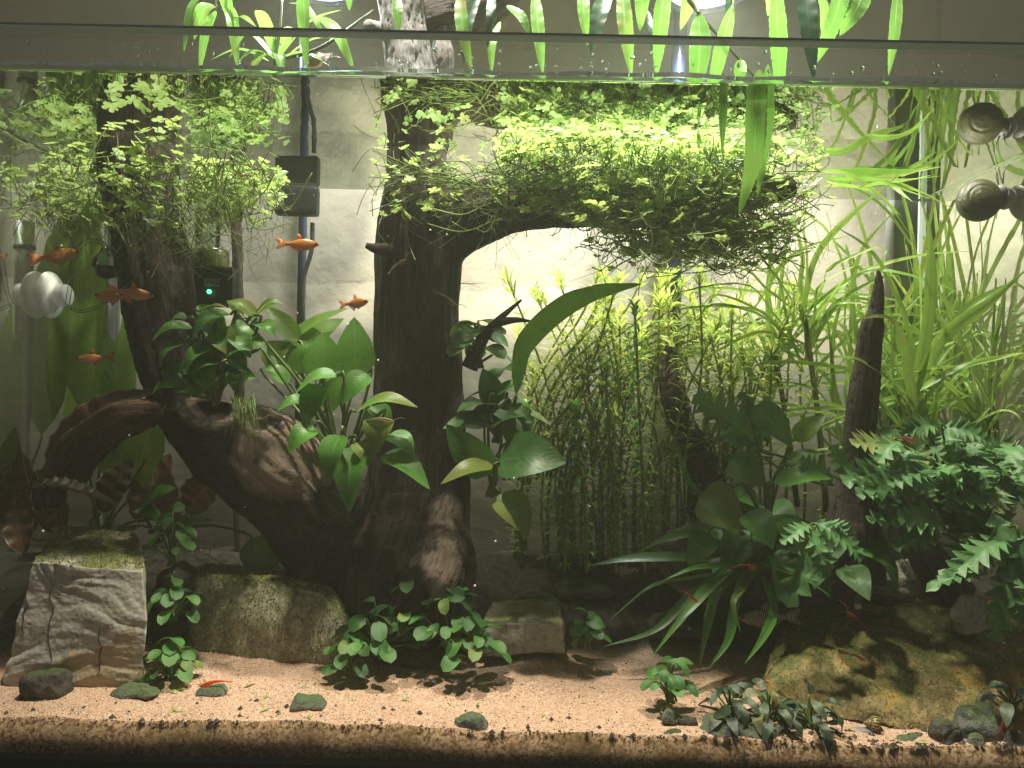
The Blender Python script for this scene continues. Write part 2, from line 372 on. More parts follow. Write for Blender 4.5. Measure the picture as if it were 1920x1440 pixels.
def grid_faces(nu, nv, wrap=False):
    f = []
    for i in range(nv - 1):
        for j in range(nu - 1 if not wrap else nu):
            a = i * nu + j; b = i * nu + (j + 1) % nu; f.append((a, b, b + nu, a + nu))
    return f
def box(mb, lo, hi, rnd=None):
    x0, y0, z0 = lo; x1, y1, z1 = hi
    v = [(x0, y0, z0), (x1, y0, z0), (x1, y1, z0), (x0, y1, z0), (x0, y0, z1), (x1, y0, z1), (x1, y1, z1), (x0, y1, z1)]
    mb.add(v, [(0, 3, 2, 1), (4, 5, 6, 7), (0, 1, 5, 4), (1, 2, 6, 5), (2, 3, 7, 6), (3, 0, 4, 7)], rnd=rnd); return mb
def rbox(mb, lo, hi, r, seg=3):
    """box with its vertical edges and rims rounded"""
    lo = np.array(lo, float); hi = np.array(hi, float); N = 2 + 2 * seg
    a = np.concatenate([[0], np.linspace(0, 1, seg + 1)[1:-1] * 0 + 0, []]) if False else None
    cs = []
    for ax in range(3):
        cs.append((lo[ax] + r, hi[ax] - r))
    n = 5; lin = np.linspace(-1, 1, 2 * n)
    V = []; F = []; off = 0
    for ax in range(3):
        for sg in (-1, 1):
            o1, o2 = [(1, 2), (2, 0), (0, 1)][ax]
            g = np.zeros((2 * n, 2 * n, 3)); g[..., ax] = sg
            g[..., o1] = lin[:, None]; g[..., o2] = lin[None, :]
            V.append(g.reshape(-1, 3))
            for i in range(2 * n - 1):
                for j in range(2 * n - 1):
                    q = (off + i * 2 * n + j, off + (i + 1) * 2 * n + j, off + (i + 1) * 2 * n + j + 1, off + i * 2 * n + j + 1)
                    F.append(q if sg > 0 else q[::-1])
            off += 4 * n * n
    V = np.concatenate(V); half = (hi - lo) / 2; cen = (hi + lo) / 2
    # snap the grid: outer cells carry the rounding
    W = np.sign(V) * np.where(np.abs(V) > .999, 1, np.abs(V)); W = W * half
    inner = np.clip(W, -(half - r), half - r); d = W - inner; ln = np.linalg.norm(d, axis=1, keepdims=True); d = np.where(ln > 1e-9, d / np.maximum(ln, 1e-9) * r, 0)
    mb.add(inner + d + cen, F); return mb
def spline(pts, n):
    """Catmull-Rom through pts"""
    p = np.asarray(pts, float); k = len(p)
    if k == 2: return p[0] + (p[1] - p[0]) * np.linspace(0, 1, n)[:, None]
    e = np.vstack([2 * p[0] - p[1], p, 2 * p[-1] - p[-2]]); ts = np.linspace(0, k - 1 - 1e-9, n); i = ts.astype(int); t = (ts - i)[:, None]
    a, b, c_, d = e[i], e[i + 1], e[i + 2], e[i + 3]
    return .5 * (2 * b + (c_ - a) * t + (2 * a - 5 * b + 4 * c_ - d) * t * t + (3 * b - a - 3 * c_ + d) * t ** 3)
def tube(mb, pts, rad, sides=6, rnd=None, cap=True, grain0=0):
    pts = np.asarray(pts, float); n = len(pts); rad = np.broadcast_to(np.asarray(rad, float), (n,)) if np.ndim(rad) < 2 else rad
    T = np.gradient(pts, axis=0); T /= np.maximum(np.linalg.norm(T, axis=1, keepdims=True), 1e-9)
    up = np.array((0, 0, 1.)) if abs(T[0][2]) < .9 else np.array((1., 0, 0))
    x = nrm(np.cross(T[0], up)); V = np.zeros((n, sides, 3)); s = 0; G = np.zeros((n, sides, 3)); th = np.arange(sides) / sides * 2 * math.pi
    for i in range(n):
        x = nrm(x - T[i] * np.dot(x, T[i])); y = np.cross(T[i], x)
        V[i] = pts[i] + rad[i] * (np.cos(th)[:, None] * x + np.sin(th)[:, None] * y)
        if i: s += np.linalg.norm(pts[i] - pts[i - 1])
        G[i, :, 0] = np.abs(th / math.pi - 1) ; G[i, :, 1] = s * 20 + grain0
    f = grid_faces(sides, n, True)
    uv = np.zeros((n, sides, 2)); uv[..., 0] = np.arange(sides) / sides; uv[..., 1] = np.linspace(0, 1, n)[:, None]
    if cap: f = f + [tuple(range(sides))[::-1], tuple((n - 1) * sides + k for k in range(sides))]
    mb.add(V.reshape(-1, 3), f, uv.reshape(-1, 2), rnd, G.reshape(-1, 3)); return mb
def lathe(mb, prof, center, axis, sides=24):
    axis = nrm(axis); u = nrm(np.cross(axis, (0.3, .2, .93))); v = np.cross(axis, u); th = np.arange(sides) / sides * 2 * math.pi
    V = [np.asarray(center) + axis * h + r * (np.cos(th)[:, None] * u + np.sin(th)[:, None] * v) for r, h in prof]
    mb.add(np.concatenate(V), grid_faces(sides, len(prof), True)); return mb
PROF = {
    'ovate': lambda v: np.sin(np.pi * np.clip(v, 0, 1) ** .62) ** .8 * (1 - .15 * v),
    'round': lambda v: np.sqrt(np.clip(1 - (2 * v - 1) ** 2, 0, 1)) ** .9,
    'lance': lambda v: np.sin(np.pi * np.clip(v, 0, 1) ** .8) ** .75,
    'ribbon': lambda v: np.minimum(1, np.minimum((v + .08) * 6, (1 - v) * 2.2 + .02)),
    'obov': lambda v: np.sin(np.pi * np.clip(v, 0, 1) ** 1.35) ** .8,
}
def blade(mb, path, n, width, prof='ovate', cup=.15, ruffle=0, rf=7, serr=0, sf=24, across=5, rnd=None, twist=0, k=12):
    p = spline(path, k); T = np.gradient(p, axis=0); T /= np.linalg.norm(T, axis=1, keepdims=True)
    v = np.linspace(0, 1, k); wd = PROF[prof](v) * width * .5; us = np.linspace(-1, 1, across); V = np.zeros((k, across, 3)); n = nrm(n); uv = np.zeros((k, across, 2))
    ph = random.random() * 6
    for i in range(k):
        s = nrm(np.cross(T[i], n)); nn = np.cross(s, T[i])
        if twist: a = twist * (v[i] - .3); s, nn = s * math.cos(a) + nn * math.sin(a), nn * math.cos(a) - s * math.sin(a)
        ww = wd[i] * (1 + (serr if i % 2 else -serr))
        for j, u in enumerate(us):
            z = cup * abs(u) ** 1.3 * wd[i] + ruffle * wd[i] * abs(u) * math.sin(rf * v[i] * 6.28 + ph + (1.7 if u > 0 else 0))
            V[i, j] = p[i] + s * u * ww + nn * z
        uv[i, :, 0] = (us + 1) / 2; uv[i, :, 1] = v[i]
    mb.add(V.reshape(-1, 3), grid_faces(across, k), uv.reshape(-1, 2), rnd); return mb
def arc(p0, p1, bend, n=3):
    """mid-point lifted by vector bend"""
    p0 = np.asarray(p0, float); p1 = np.asarray(p1, float); return [p0, (p0 + p1) / 2 + np.asarray(bend), p1]
CAMV = np.array((0, -1, .15)); UPV = np.array((0, 0, 1.))

# ================================================================== THE SETTING
HALL = 1.1
wr = tag(bpy.data.objects.new('wall', None), 'cream painted block wall behind the aquarium', None, None, 'structure'); COL.objects.link(wr); wr.location = (0, DW, 0)
mb = MB(); box(mb, (-HALL, DW + .0012, -.3), (HALL, DW + .05, 1.2)); mb.build('mortar', M['mortar'], wr, False)
def block(x0, x1, z0, z1, j):
    mb = MB(); n = 14; g = .0012
    xs = np.linspace(x0 + g, x1 - g, n * 2); zs = np.linspace(z0 + g, z1 - g, n); X, Z = np.meshgrid(xs, zs)
    e = np.minimum(np.minimum(X - x0 - g, x1 - g - X), np.minimum(Z - z0 - g, z1 - g - Z)); edge = np.clip(e / .006, 0, 1) if False else np.where(e < 1e-6, 1, 0)
    Y = DW + .0012 * edge + .0012 * fbm(np.stack([X * 30, Z * 30, np.full_like(X, j * 7.1)], -1), 3)
    mb.add(np.stack([X, Y, Z], -1).reshape(-1, 3), grid_faces(n * 2, n))
    mb.build('block', M['wall'], wr)
BH = .198; z0 = .2395 - 3 * BH
for r_ in range(8):
    zz = z0 + r_ * BH; off = -.058 + (.2 if r_ % 2 else 0)
    for q in range(-3, 4):
        xa = off + q * .4; block(max(xa, -HALL), min(xa + .4, HALL), zz, zz + BH, r_ * 9 + q)

# substrate: pale sand in front, dark soil rising behind
nx, ny = 300, 130
xs = np.linspace(-HX + .001, HX - .001, nx); ys = np.linspace(DF + .0034, DB - .001, ny); X, Y = np.meshgrid(xs, ys)
px_ = 960 + X / Y * FPX
bound = np.interp(px_, [0, 350, 480, 600, 680, 780, 880, 980, 1080, 1200, 1320, 1400, 1500, 1920], [.405, .428, .426, .412, .403, .420, .412, .428, .425, .437, .448, .43, .415, .405])
soil = np.clip((Y - bound) / .006, 0, 1)
base = .004 * np.clip((Y - DF) / .07, 0, 1)
Zs = base + .0030 * fbm(np.stack([X * 22, Y * 34, X * 0], -1), 4) + .0012 * fbm(np.stack([X * 90, Y * 110, X * 0 + 5], -1), 3)
Zs += soil * (.002 + .030 * np.clip((Y - bound) / .08, 0, 1)) + .0042 * np.interp(px_, [250, 420, 560, 680, 780, 880, 1010, 1130, 1300], [0, 1, .5, -.8, .6, -.5, 1.0, .2, 0]) * np.clip((Y - .375) / .04, 0, 1) * (1 - soil)
Zs += np.interp(X, [-.25, .25], [.0010, -.0060]) * np.clip(1.25 - (Y - DF) / .09, .2, 1) - .0010
Zs = np.where(Y < DF + .004, Zs + .0006, Zs)
mb = MB(); mb.add(np.stack([X, Y, Zs], -1).reshape(-1, 3), grid_faces(nx, ny))
sand = mb.build('sand_bed', M['sand'], None); tag(sand, 'pale coarse sand bed with dark soil behind', None, None, 'structure')
a = sand.data.attributes.new('soil', 'FLOAT', 'POINT'); a.data.foreach_set('value', soil.ravel())
def ground(x, y):
    j = int(np.clip(np.searchsorted(xs, x), 0, nx - 1)); i = int(np.clip(np.searchsorted(ys, y), 0, ny - 1)); return Zs[i, j]
# buried front of the bed, pressed against the front glass
mb = MB(); zt = Zs[0]; V = np.concatenate([np.stack([xs, np.full(nx, DF + y_), zt + z_], -1) for y_, z_ in ((.0004, -.06), (.0004, -.030), (.0004, -.012), (.0006, -.005), (.0034, 0))])
mb.add(V, grid_faces(nx, 5)); o = mb.build('substrate_front', M['buried'], sand)
# loose grains
mb = MB(); oct_v = np.array([(1, 0, 0), (0, 1, 0), (-1, 0, 0), (0, -1, 0), (0, 0, 1)], float); oct_f = [(0, 1, 4), (1, 2, 4), (2, 3, 4), (3, 0, 4)]
for k in range(9000):
    x = random.uniform(-.26, .26); y = DF + .002 + .085 * random.random() ** 1.6
    s = random.uniform(.00022, .0005) * (1.5 if random.random() < .08 else 1); dk = random.random() < .10 + (.22 if y < DF + .010 else 0)
    mb.add(oct_v * s * rng.uniform(.7, 1.3, 3) + (x, y, ground(x, y)), oct_f, rnd=random.random() * .25 if dk else random.uniform(.45, 1))
o = mb.build('sand_grains', M['grain'], sand, False); tag(o, None, None, None, 'stuff')

# water surface
mb = MB(); n = 40; X, Y = np.meshgrid(np.linspace(-HX, HX, n), np.linspace(DF + .0025, DB, n)); mb.add(np.stack([X, Y, np.full_like(X, WZ)], -1).reshape(-1, 3), grid_faces(n, n))
tag(mb.build('water', M['water']), 'still water surface seen from below', None, None, 'structure')
def meniscus(p0, p1, inward):
    mb = MB(); k = 60; base = spline([p0, p1], k); prof = [(0, .0034), (.0004, .0018), (.0012, .0007), (.0026, .0001), (.0026, -.0004), (0, -.0006)]
    V = np.zeros((k, len(prof), 3))
    for i in range(k):
        wob = 1 + .3 * math.sin(i * .9) * math.sin(i * .37)
        for j, (a_, h_) in enumerate(prof): V[i, j] = base[i] + np.asarray(inward) * a_ + (0, 0, h_ * (wob if h_ > 0 else 1))
    f = grid_faces(len(prof), k, True); mb.add(V.reshape(-1, 3), f); return mb
wobj = bpy.data.objects['water']
meniscus((-HX, DF + .0001, WZ), (HX, DF + .0001, WZ), (0, 1, 0)).build('meniscus', M['meniscus'], wobj)
meniscus((HX - .0001, DF + .003, WZ), (HX - .0001, DB, WZ), (-1, 0, 0)).build('meniscus', M['meniscus'], wobj)
meniscus((-HX + .0001, DF + .003, WZ), (-HX + .0001, DB, WZ), (1, 0, 0)).build('meniscus', M['meniscus'], wobj)

# the glass tank
RZ = .3188
tank = thing('aquarium', (0, DF, -.06), 'frameless glass aquarium holding the planted layout', 'aquarium')
mb = MB(); mb.add([(-HX - .006, DF, -.06), (HX + .006, DF, -.06), (HX + .006, DF, RZ - .0018), (-HX - .006, DF, RZ - .0018)], [(0, 1, 2, 3)]); mb.build('front_pane', M['glass'], tank, False)
mb = MB(); box(mb, (-HX - .006, DF - .006, RZ - .0007), (HX + .006, DF, RZ)); mb.build('pane_rim', M['rim'], tank, False)
mb = MB(); box(mb, (-HX - .006, DF - .0058, RZ - .0016), (HX + .006, DF - .0002, RZ - .0009)); mb.build('pane_rim', M['rim2'], tank, False)
mb = MB(); mb.add([(-HX, DB, -.06), (HX, DB, -.06), (HX, DB, RZ), (-HX, DB, RZ)], [(0, 1, 2, 3)]); mb.build('back_pane', M['glass'], tank, False)
for sx in (-1, 1):
    mb = MB(); g = 10; Y, Z = np.meshgrid(np.linspace(DF, DB, g), np.linspace(-.06, WZ, g)); mb.add(np.stack([np.full_like(Y, sx * HX), Y, Z], -1).reshape(-1, 3), grid_faces(g, g))
    mb.build('side_pane', M['sidepane'], tank)
    mb = MB(); box(mb, (sx * HX - (.0025 if sx > 0 else 0), DB - .0025, -.05), (sx * HX + (0 if sx > 0 else .0025), DB - .0004, WZ - .001)); mb.build('silicone_seam', M['rim2'], tank, False)
mb = MB(); box(mb, (-HX - .02, DF - .012, -.12), (HX + .02, DF - .0062, -.0128)); mb.build('base_trim', M['trim'], tank, False)
mb = MB(); box(mb, (-HX, DF, -.065), (HX, DB, -.061)); mb.build('bottom_pane', M['rim'], tank, False)

# ================================================================== DRIFTWOOD
def px_tube(pts, n=26):
    """pts: (px, py, depth, radius px) -> world points, radii"""
    W = np.array([np.append(P(a, b, d), pxm(r, d)) for a, b, d, r in pts]); S_ = spline(W, n); return S_[:, :3], np.maximum(S_[:, 3], .0006)
def wood_body(limbs, voxel, amp, freq=1.0, seed=0, cut=None):
    """limbs fused into one skin, carved with fibres that follow each limb"""
    mb = MB(); segs = []
    for L in limbs:
        p, r = px_tube(L) if not isinstance(L, tuple) else L; tube(mb, p, r, 18); segs.append((p, r))
    me = mb.mesh('wood_tmp', M['wood']); ob = bpy.data.objects.new('wood_tmp', me); COL.objects.link(ob)
    md = ob.modifiers.new('r', 'REMESH'); md.mode = 'VOXEL'; md.voxel_size = voxel; md.use_smooth_shade = True
    md2 = ob.modifiers.new('s', 'SMOOTH'); md2.iterations = 6; md2.factor = .5
    dg = bpy.context.evaluated_depsgraph_get(); dg.update(); m2 = bpy.data.meshes.new_from_object(ob.evaluated_get(dg))
    bpy.data.objects.remove(ob)
    V = np.empty(len(m2.vertices) * 3); m2.vertices.foreach_get('co', V); V = V.reshape(-1, 3); N = np.empty(len(V) * 3); m2.vertices.foreach_get('normal', N); N = N.reshape(-1, 3)
    F = [tuple(p.vertices) for p in m2.polygons]
    best = np.full(len(V), 1e9); G = np.zeros((len(V), 3))
    for li, (p, r) in enumerate(segs):
        s = 0
        for i in range(len(p) - 1):
            a, b = p[i], p[i + 1]; ab = b - a; ln = np.linalg.norm(ab); t_ = np.clip(((V - a) @ ab) / max(ln * ln, 1e-12), 0, 1)
            q = a + t_[:, None] * ab; dist = np.linalg.norm(V - q, axis=1) / (r[i] + r[i + 1]) * 2; k = dist < best
            u = nrm(np.cross(ab, (.31, 1, .2))); w_ = np.cross(nrm(ab), u); ang = np.arctan2((V - q) @ w_, (V - q) @ u)
            best[k] = dist[k]; G[k, 0] = np.abs(ang[k]) / math.pi + li * 3.7; G[k, 1] = (s + t_[k] * ln) * 20 + li * 11; G[k, 2] = ang[k]
            s += ln
    co = np.stack([np.cos(G[:, 2]) * 4.5 + G[:, 0] * 0, np.sin(G[:, 2]) * 4.5, G[:, 1] * .55 + seed], -1) * freq
    d = amp * (1.3 * fbm(co, 3) + .9 * (.5 - np.abs(fbm(co * (3.2, 3.2, 1.0), 3)) * 2.2)) + amp * 1.2 * fbm(V * 45 + seed, 3)
    V = V + N * d[:, None]
    G[:, 2] = 0
    if cut is not None:
        hc = P(388, 768, .424); hr = np.linalg.norm((V - hc) * (1, .6, 1.5), axis=1); V[:, 1] += .016 * np.clip(1 - (hr / .0125) ** 2, 0, 1); G[:, 2] = .75 * np.exp(-((hr - .0150) / .0022) ** 2)
    if cut is not None:   # weathered end grain: rings round a point; front root gets only paler patches
        for cpt, rad_, k_ in cut:
            dv = (V - cpt) * (1, .8, 1); rr = np.linalg.norm(dv, axis=1) * (1 + .25 * fbm(V * 60, 2)); m_ = np.clip((1 - rr / rad_) * 4, 0, 1) * (fbm(V * 90 + 3, 3) > -.32)
            k2 = (m_ > .02) & (k_ < 8); G[k2, 0] = 5 + k_ + rr[k2] / .014; G[k2, 1] = 3 + np.abs(np.arctan2(dv[k2, 2], dv[k2, 0])) * .4; G[:, 2] = np.maximum(G[:, 2], m_ * (1 if k_ < 8 else .5))
            V[k2] -= N[k2] * (.0006 * np.abs(np.sin(rr[k2] / .0011)) * m_[k2])[:, None]
    out = MB(); out.add(V, F, grain=G); bpy.data.meshes.remove(m2); return out

stump = thing('driftwood_stump', P(720, 1130, .455), 'big dark branching driftwood stump rising through the water surface', 'driftwood')
TR = [(765, 1170, .452, 140), (755, 1085, .455, 128), (778, 980, .456, 106), (788, 850, .458, 92), (784, 700, .46, 80), (783, 560, .46, 78), (786, 470, .46, 80), (788, 390, .46, 74), (782, 300, .46, 56), (772, 148, .46, 46), (754, 30, .46, 42), (742, -90, .46, 44)]
BR = [(800, 450, .46, 66), (870, 415, .458, 60), (960, 385, .455, 50), (1090, 378, .452, 47), (1240, 380, .448, 42), (1380, 365, .445, 34), (1490, 350, .442, 20)]
BO = [(740, 1080, .465, 120), (640, 1000, .468, 112), (560, 915, .460, 104), (480, 855, .452, 96), (400, 815, .447, 72), (345, 785, .445, 40)]
LI = [(430, 870, .45, 60), (365, 800, .448, 52), (325, 700, .445, 56), (303, 600, .447, 64), (288, 500, .447, 66), (272, 400, .447, 66), (260, 320, .447, 66), (256, 270, .447, 64), (252, 235, .447, 50)]
RO = [(830, 900, .450, 48), (828, 970, .438, 42), (836, 1040, .432, 58), (812, 1110, .428, 84), (800, 1160, .428, 90)]
RO2 = [(620, 1010, .45, 70), (590, 1070, .445, 50), (580, 1130, .44, 55)]
LIP = [(330, 800, .437, 18), (338, 770, .432, 17), (375, 800, .428, 20), (410, 815, .43, 16), (440, 780, .435, 18)]
BODY = wood_body([TR, BR, BO, LI, RO, RO2, LIP], .0021, .0017, cut=[(P(545, 835, .428), .036, 0), (P(495, 772, .425), .016, 3), (P(838, 965, .426), .012, 9), (P(835, 1040, .405), .017, 12)])
BODY.build('trunk', M['wood'], stump, grain=True)
# short snags and slivers of the same wood
for nm, pts, r0, r1 in (('snag', [(735, 470, .44), (705, 466, .438), (686, 460, .436)], 14, 5), ('snag', [(722, 60, .46), (700, 52, .455), (689, 46, .45)], 16, 10)):
    mb = MB(); tube(mb, spline([P(*q) for q in pts], 14), np.linspace(pxm(r0, .45), pxm(r1, .45), 14), 10); mb.build(nm, M['wood2' if nm == 'root' else 'wood'], stump, grain=True)
b = wood_body([[(785, 40, .47, 30), (840, 22, .475, 34), (900, 5, .48, 40), (960, -30, .48, 30)]], .002, .0015, seed=3); b.build('top_branch', M['wood2'], stump, grain=True)
b = wood_body([[(880, 70, .49, 9), (925, 40, .49, 20), (960, -10, .49, 22)]], .002, .0012, seed=4); b.build('broken_branch', M['woodcut'], stump, grain=True)
b = wood_body([[(835, 148, .47, 12), (832, 105, .47, 20), (828, 70, .47, 13), (830, 40, .47, 6)]], .0016, .0012, seed=5); b.build('sliver', M['bleach'], stump, grain=True)

st2 = thing('driftwood_spike', P(1600, 1000, .43), 'slender upright driftwood spike with a pointed tip among ribbon leaves', 'driftwood')
b = wood_body([[(1590, 1080, .43, 66), (1602, 960, .43, 44), (1606, 880, .43, 27), (1614, 790, .43, 25), (1625, 690, .43, 24), (1634, 610, .43, 20), (1640, 590, .43, 14), (1645, 555, .43, 11), (1648, 505, .43, 4)]], .0012, .0009, 1.3, 8)
b.build('shaft', M['wood2'], st2, grain=True)
st3 = thing('driftwood_root', P(1310, 960, .49), 'dark crooked root half hidden inside the stem plant thicket', 'driftwood')
b = wood_body([[(1335, 960, .49, 40), (1318, 880, .49, 30), (1280, 800, .495, 24), (1262, 740, .5, 22), (1252, 690, .5, 17), (1262, 640, .502, 9)]], .0014, .0022, 1.2, 12); b.build('shaft', M['wood2'], st3, grain=True)
st4 = thing('twig', P(446, 1080, .53), 'thin dark vertical twig standing behind the leaning limb', 'twig')
b = wood_body([[(450, 1085, .53, 10), (447, 900, .53, 9), (449, 700, .53, 9), (446, 500, .53, 9), (441, 380, .53, 10), (442, 300, .53, 7)]], .0012, .0008, 1, 15); b.build('shaft', M['wood2'], st4, grain=True)
mb = MB(); tube(mb, spline([P(447, 410, .53), P(455, 395, .528), P(458, 380, .527)], 5), [.002, .0016, .0013, .001, .0007], 6); mb.build('snag', M['wood2'], st4, grain=True)
st5 = thing('forked_twig', P(880, 700, .44), 'short forked twig jutting out beside the round dark leaves', 'twig')
mb = MB(); tube(mb, spline([P(880, 690, .442), P(905, 635, .44), P(935, 600, .438), P(978, 562, .436)], 12), np.linspace(.0052, .0007, 12), 9); mb.build('shaft', M['wood2'], st5, grain=True)
mb = MB(); tube(mb, spline([P(930, 605, .438), P(965, 600, .436), P(995, 602, .434)], 8), np.linspace(.003, .0006, 8), 8); mb.build('fork', M['wood2'], st5, grain=True)
st7 = thing('arching_root', P(105, 930, .43), 'arching brown driftwood root curving from the corner up to the leaning limb', 'driftwood')
b = wood_body([[(92, 945, .43, 20), (112, 880, .428, 24), (150, 825, .426, 26), (205, 790, .426, 24), (262, 772, .43, 19), (330, 768, .435, 15)], [(150, 900, .432, 12), (175, 850, .428, 16), (225, 812, .426, 14), (290, 785, .432, 10)]], .0014, .0022, 1.3, 31); b.build('shaft', M['redwood'], st7, grain=True)
b = wood_body([[(1680, 940, .45, 10), (1720, 1010, .445, 26), (1755, 1070, .44, 34), (1790, 1120, .44, 40)]], .0016, .001, 1, 22)
st6 = thing('leaning_bark', P(1780, 1110, .44), 'dark slab of bark leaning behind the lobed fern leaves', 'bark'); b.build('slab', M['wood2'], st6, grain=True)

# ================================================================== ROCKS
def cube_sphere(n):
    V = []; F = []; off = 0; lin = np.linspace(-1, 1, n)
    for ax in range(3):
        for sg in (-1, 1):
            o1, o2 = [(1, 2), (2, 0), (0, 1)][ax]; g = np.zeros((n, n, 3)); g[..., ax] = sg; g[..., o1] = lin[:, None]; g[..., o2] = lin[None, :]
            V.append(g.reshape(-1, 3))
            for i in range(n - 1):
                for j in range(n - 1):
                    q = (off + i * n + j, off + (i + 1) * n + j, off + (i + 1) * n + j + 1, off + i * n + j + 1); F.append(q if sg > 0 else q[::-1])
            off += n * n
    V = np.concatenate(V); key = np.round(V * 1e5).astype(np.int64); u, idx, inv = np.unique(key, axis=0, return_index=True, return_inverse=True); inv = inv.ravel()
    return V[idx], [tuple(inv[i] for i in f) for f in F]
def rock_mesh(c8, n=30, rnd=.25, amp=.003, freq=40, seed=0, facet=0):
    """c8: eight corner points (bottom front l/r, back r/l, top same) -> rounded, broken block"""
    V, F = cube_sphere(n); Sp = V / np.linalg.norm(V, axis=1, keepdims=True) * 1.25; B = V * (1 - rnd) + Sp * rnd; t_ = (B + 1) / 2
    c8 = np.asarray(c8, float); x, y, z = t_[:, 0:1], t_[:, 1:2], t_[:, 2:3]
    lo = (c8[0] * (1 - x) + c8[1] * x) * (1 - y) + (c8[3] * (1 - x) + c8[2] * x) * y
    hi = (c8[4] * (1 - x) + c8[5] * x) * (1 - y) + (c8[7] * (1 - x) + c8[6] * x) * y
    W = lo * (1 - z) + hi * z; cen = W.mean(0); N = W - cen; N /= np.linalg.norm(N, axis=1, keepdims=True)
    d = fbm(W * freq + seed, 5) * amp * 2
    if facet: d += facet * (np.abs(fbm(W * freq * .35 + seed + 9, 2)) - .2)
    return W + N * d[:, None], F
def ell8(c_, s, rz=0, top=.75):
    v = []
    for z, k in ((-1, 1), (1, top)):
        for x, y in ((-1, -1), (1, -1), (1, 1), (-1, 1)): v.append((x * s[0] * k, y * s[1] * k, z * s[2]))
    m = np.array(Matrix.Rotation(rz, 3, 'Z')); return (np.array(v) * rng.uniform(.62, 1.25, (8, 3))) @ m.T + np.asarray(c_)
def blades_on(V, F, count, length, parent, seedn, zmin=.2, mat='mossblade', wdt=.00045, mask=None, lean=.5):
    mb = MB(); tri = np.array([f[:3] for f in F]); a, b_, c_ = V[tri[:, 0]], V[tri[:, 1]], V[tri[:, 2]]; nn = np.cross(b_ - a, c_ - a); ar = np.linalg.norm(nn, axis=1); nn /= ar[:, None] + 1e-12
    ok = nn[:, 2] > zmin
    if mask is not None: ok &= mask((a + c_) / 2)
    pr = ar * ok; pr /= pr.sum(); pick = rng.choice(len(tri), count, p=pr)
    vv, ff, uu = [], [], []
    for k_, i in enumerate(pick):
        q = V[tri[i, 0]] + rng.random() * (b_[i] - a[i]) + rng.random() * (c_[i] - b_[i]); d = nrm(nn[i] + rng.normal(0, lean, 3)); l_ = length * rng.uniform(.4, 1.2); s = nrm(np.cross(d, rng.normal(0, 1, 3))) * wdt
        o = 3 * k_; vv += [q - s, q + s, q + d * l_]; ff.append((o, o + 1, o + 2)); uu += [(.3, 0), (.3, 0), (.3, 1)]
    mb.add(vv, ff, uu); mb.r[-1] = np.repeat(rng.random(count), 3)
    o = mb.build('moss', M[mat], parent, False); tag(o, None, None, None, 'stuff'); return o
def rock(name, label, c8, mat, moss=0, mlen=.002, cat='rock', group=None, **kw):
    V, F = rock_mesh(c8, **kw); cen = V.mean(0); cen[2] = V[:, 2].min(); t_ = thing(name, cen, label, cat, group)
    mb = MB(); mb.add(V, F); mb.build('stone', M[mat], t_)
    if moss: blades_on(V, F, moss, mlen, t_, 0)
    return V, F, t_

# grey block at the left
def grey_block():
    d0, d1 = .372, .425
    c8 = [P(0, 1300, d0), P(272, 1296, d0 + .004), P(262, 1240, d1), P(30, 1230, d1), P(58, 1052, d0 + .006), P(268, 1072, d0 + .012), P(262, 1000, d1 + .006), P(105, 982, d1)]
    V, F = rock_mesh(c8, 84, .10, .0016, 26, 3)
    lay = .0011 * (np.abs(fbm(np.stack([V[:, 0] * 16, V[:, 1] * 16, V[:, 2] * 130 + 9 * fbm(V * 14, 3)], -1), 3)) - .15)
    cen = V.mean(0); cen[2] = -.004; N = V - V.mean(0); N[:, 2] *= .3; N /= np.linalg.norm(N, axis=1, keepdims=True); V = V + N * lay[:, None] * 2.6 + N * (.0012 * fbm(V * (25, 25, 55) + 4, 3))[:, None]
    t_ = thing('grey_rock', cen, 'tall grey layered rock with a mossy top at the front corner', 'rock'); mb = MB(); mb.add(V, F); st = mb.build('stone', M['greyrock'], t_)
    blades_on(V, F, 1500, .0032, t_, 0, .45, wdt=.0003, lean=1.6, mask=lambda q: q[:, 2] > .045)
    # two drying cracks in the front face
    for (xa, ya), (xb, yb) in (((98, 1075), (98, 1250)), ((52, 1070), (50, 1200)), ((192, 1150), (188, 1275))):
        mb = MB(); pts = []
        for k in range(10):
            f = k / 9; q = np.array(P(xa + (xb - xa) * f + random.uniform(-2, 2), ya + (yb - ya) * f, .368)); dv = nrm(q - np.array((0, 0, CZ)))
            # drop the crack onto the face
            dd = np.linalg.norm(np.cross(V - (0, 0, CZ), dv), axis=1); cand = V[dd < .0022]; q = cand[np.argmin(cand[:, 1])] if len(cand) else q
            pts.append(q - (0, .00005, 0))
        tube(mb, spline(pts, 20), .00035 * np.sin(np.linspace(.3, 2.9, 20)), 5); mb.build('crack', M['darkstone'], t_)
grey_block()
V, F, tr_ = rock('mossy_boulder', 'rounded boulder speckled with olive algae at the foot of the stump',
     [P(345, 1260, .41), P(690, 1262, .405), P(700, 1160, .46), P(350, 1150, .46), P(352, 1070, .425), P(610, 1108, .415), P(625, 1082, .455), P(380, 1046, .455)], 'mossrock', n=44, rnd=.38, amp=.0022, freq=34, seed=5)
blades_on(V, F, 9000, .0017, tr_, 0, -.35, wdt=.00042, lean=1.1)
V, F, tr_ = rock('mossy_boulder', 'broad low brown boulder overgrown with moss under the lobed leaves',
     [P(1395, 1330, .372), P(1990, 1420, .350), P(2000, 1230, .43), P(1450, 1200, .44), P(1500, 1215, .40), P(1960, 1240, .385), P(1960, 1120, .44), P(1510, 1125, .44)], 'mossrock2', n=72, rnd=.36, amp=.0046, freq=44, seed=14, facet=.009)
blades_on(V, F, 4000, .0018, tr_, 0, -.1, wdt=.00035, lean=1.1)
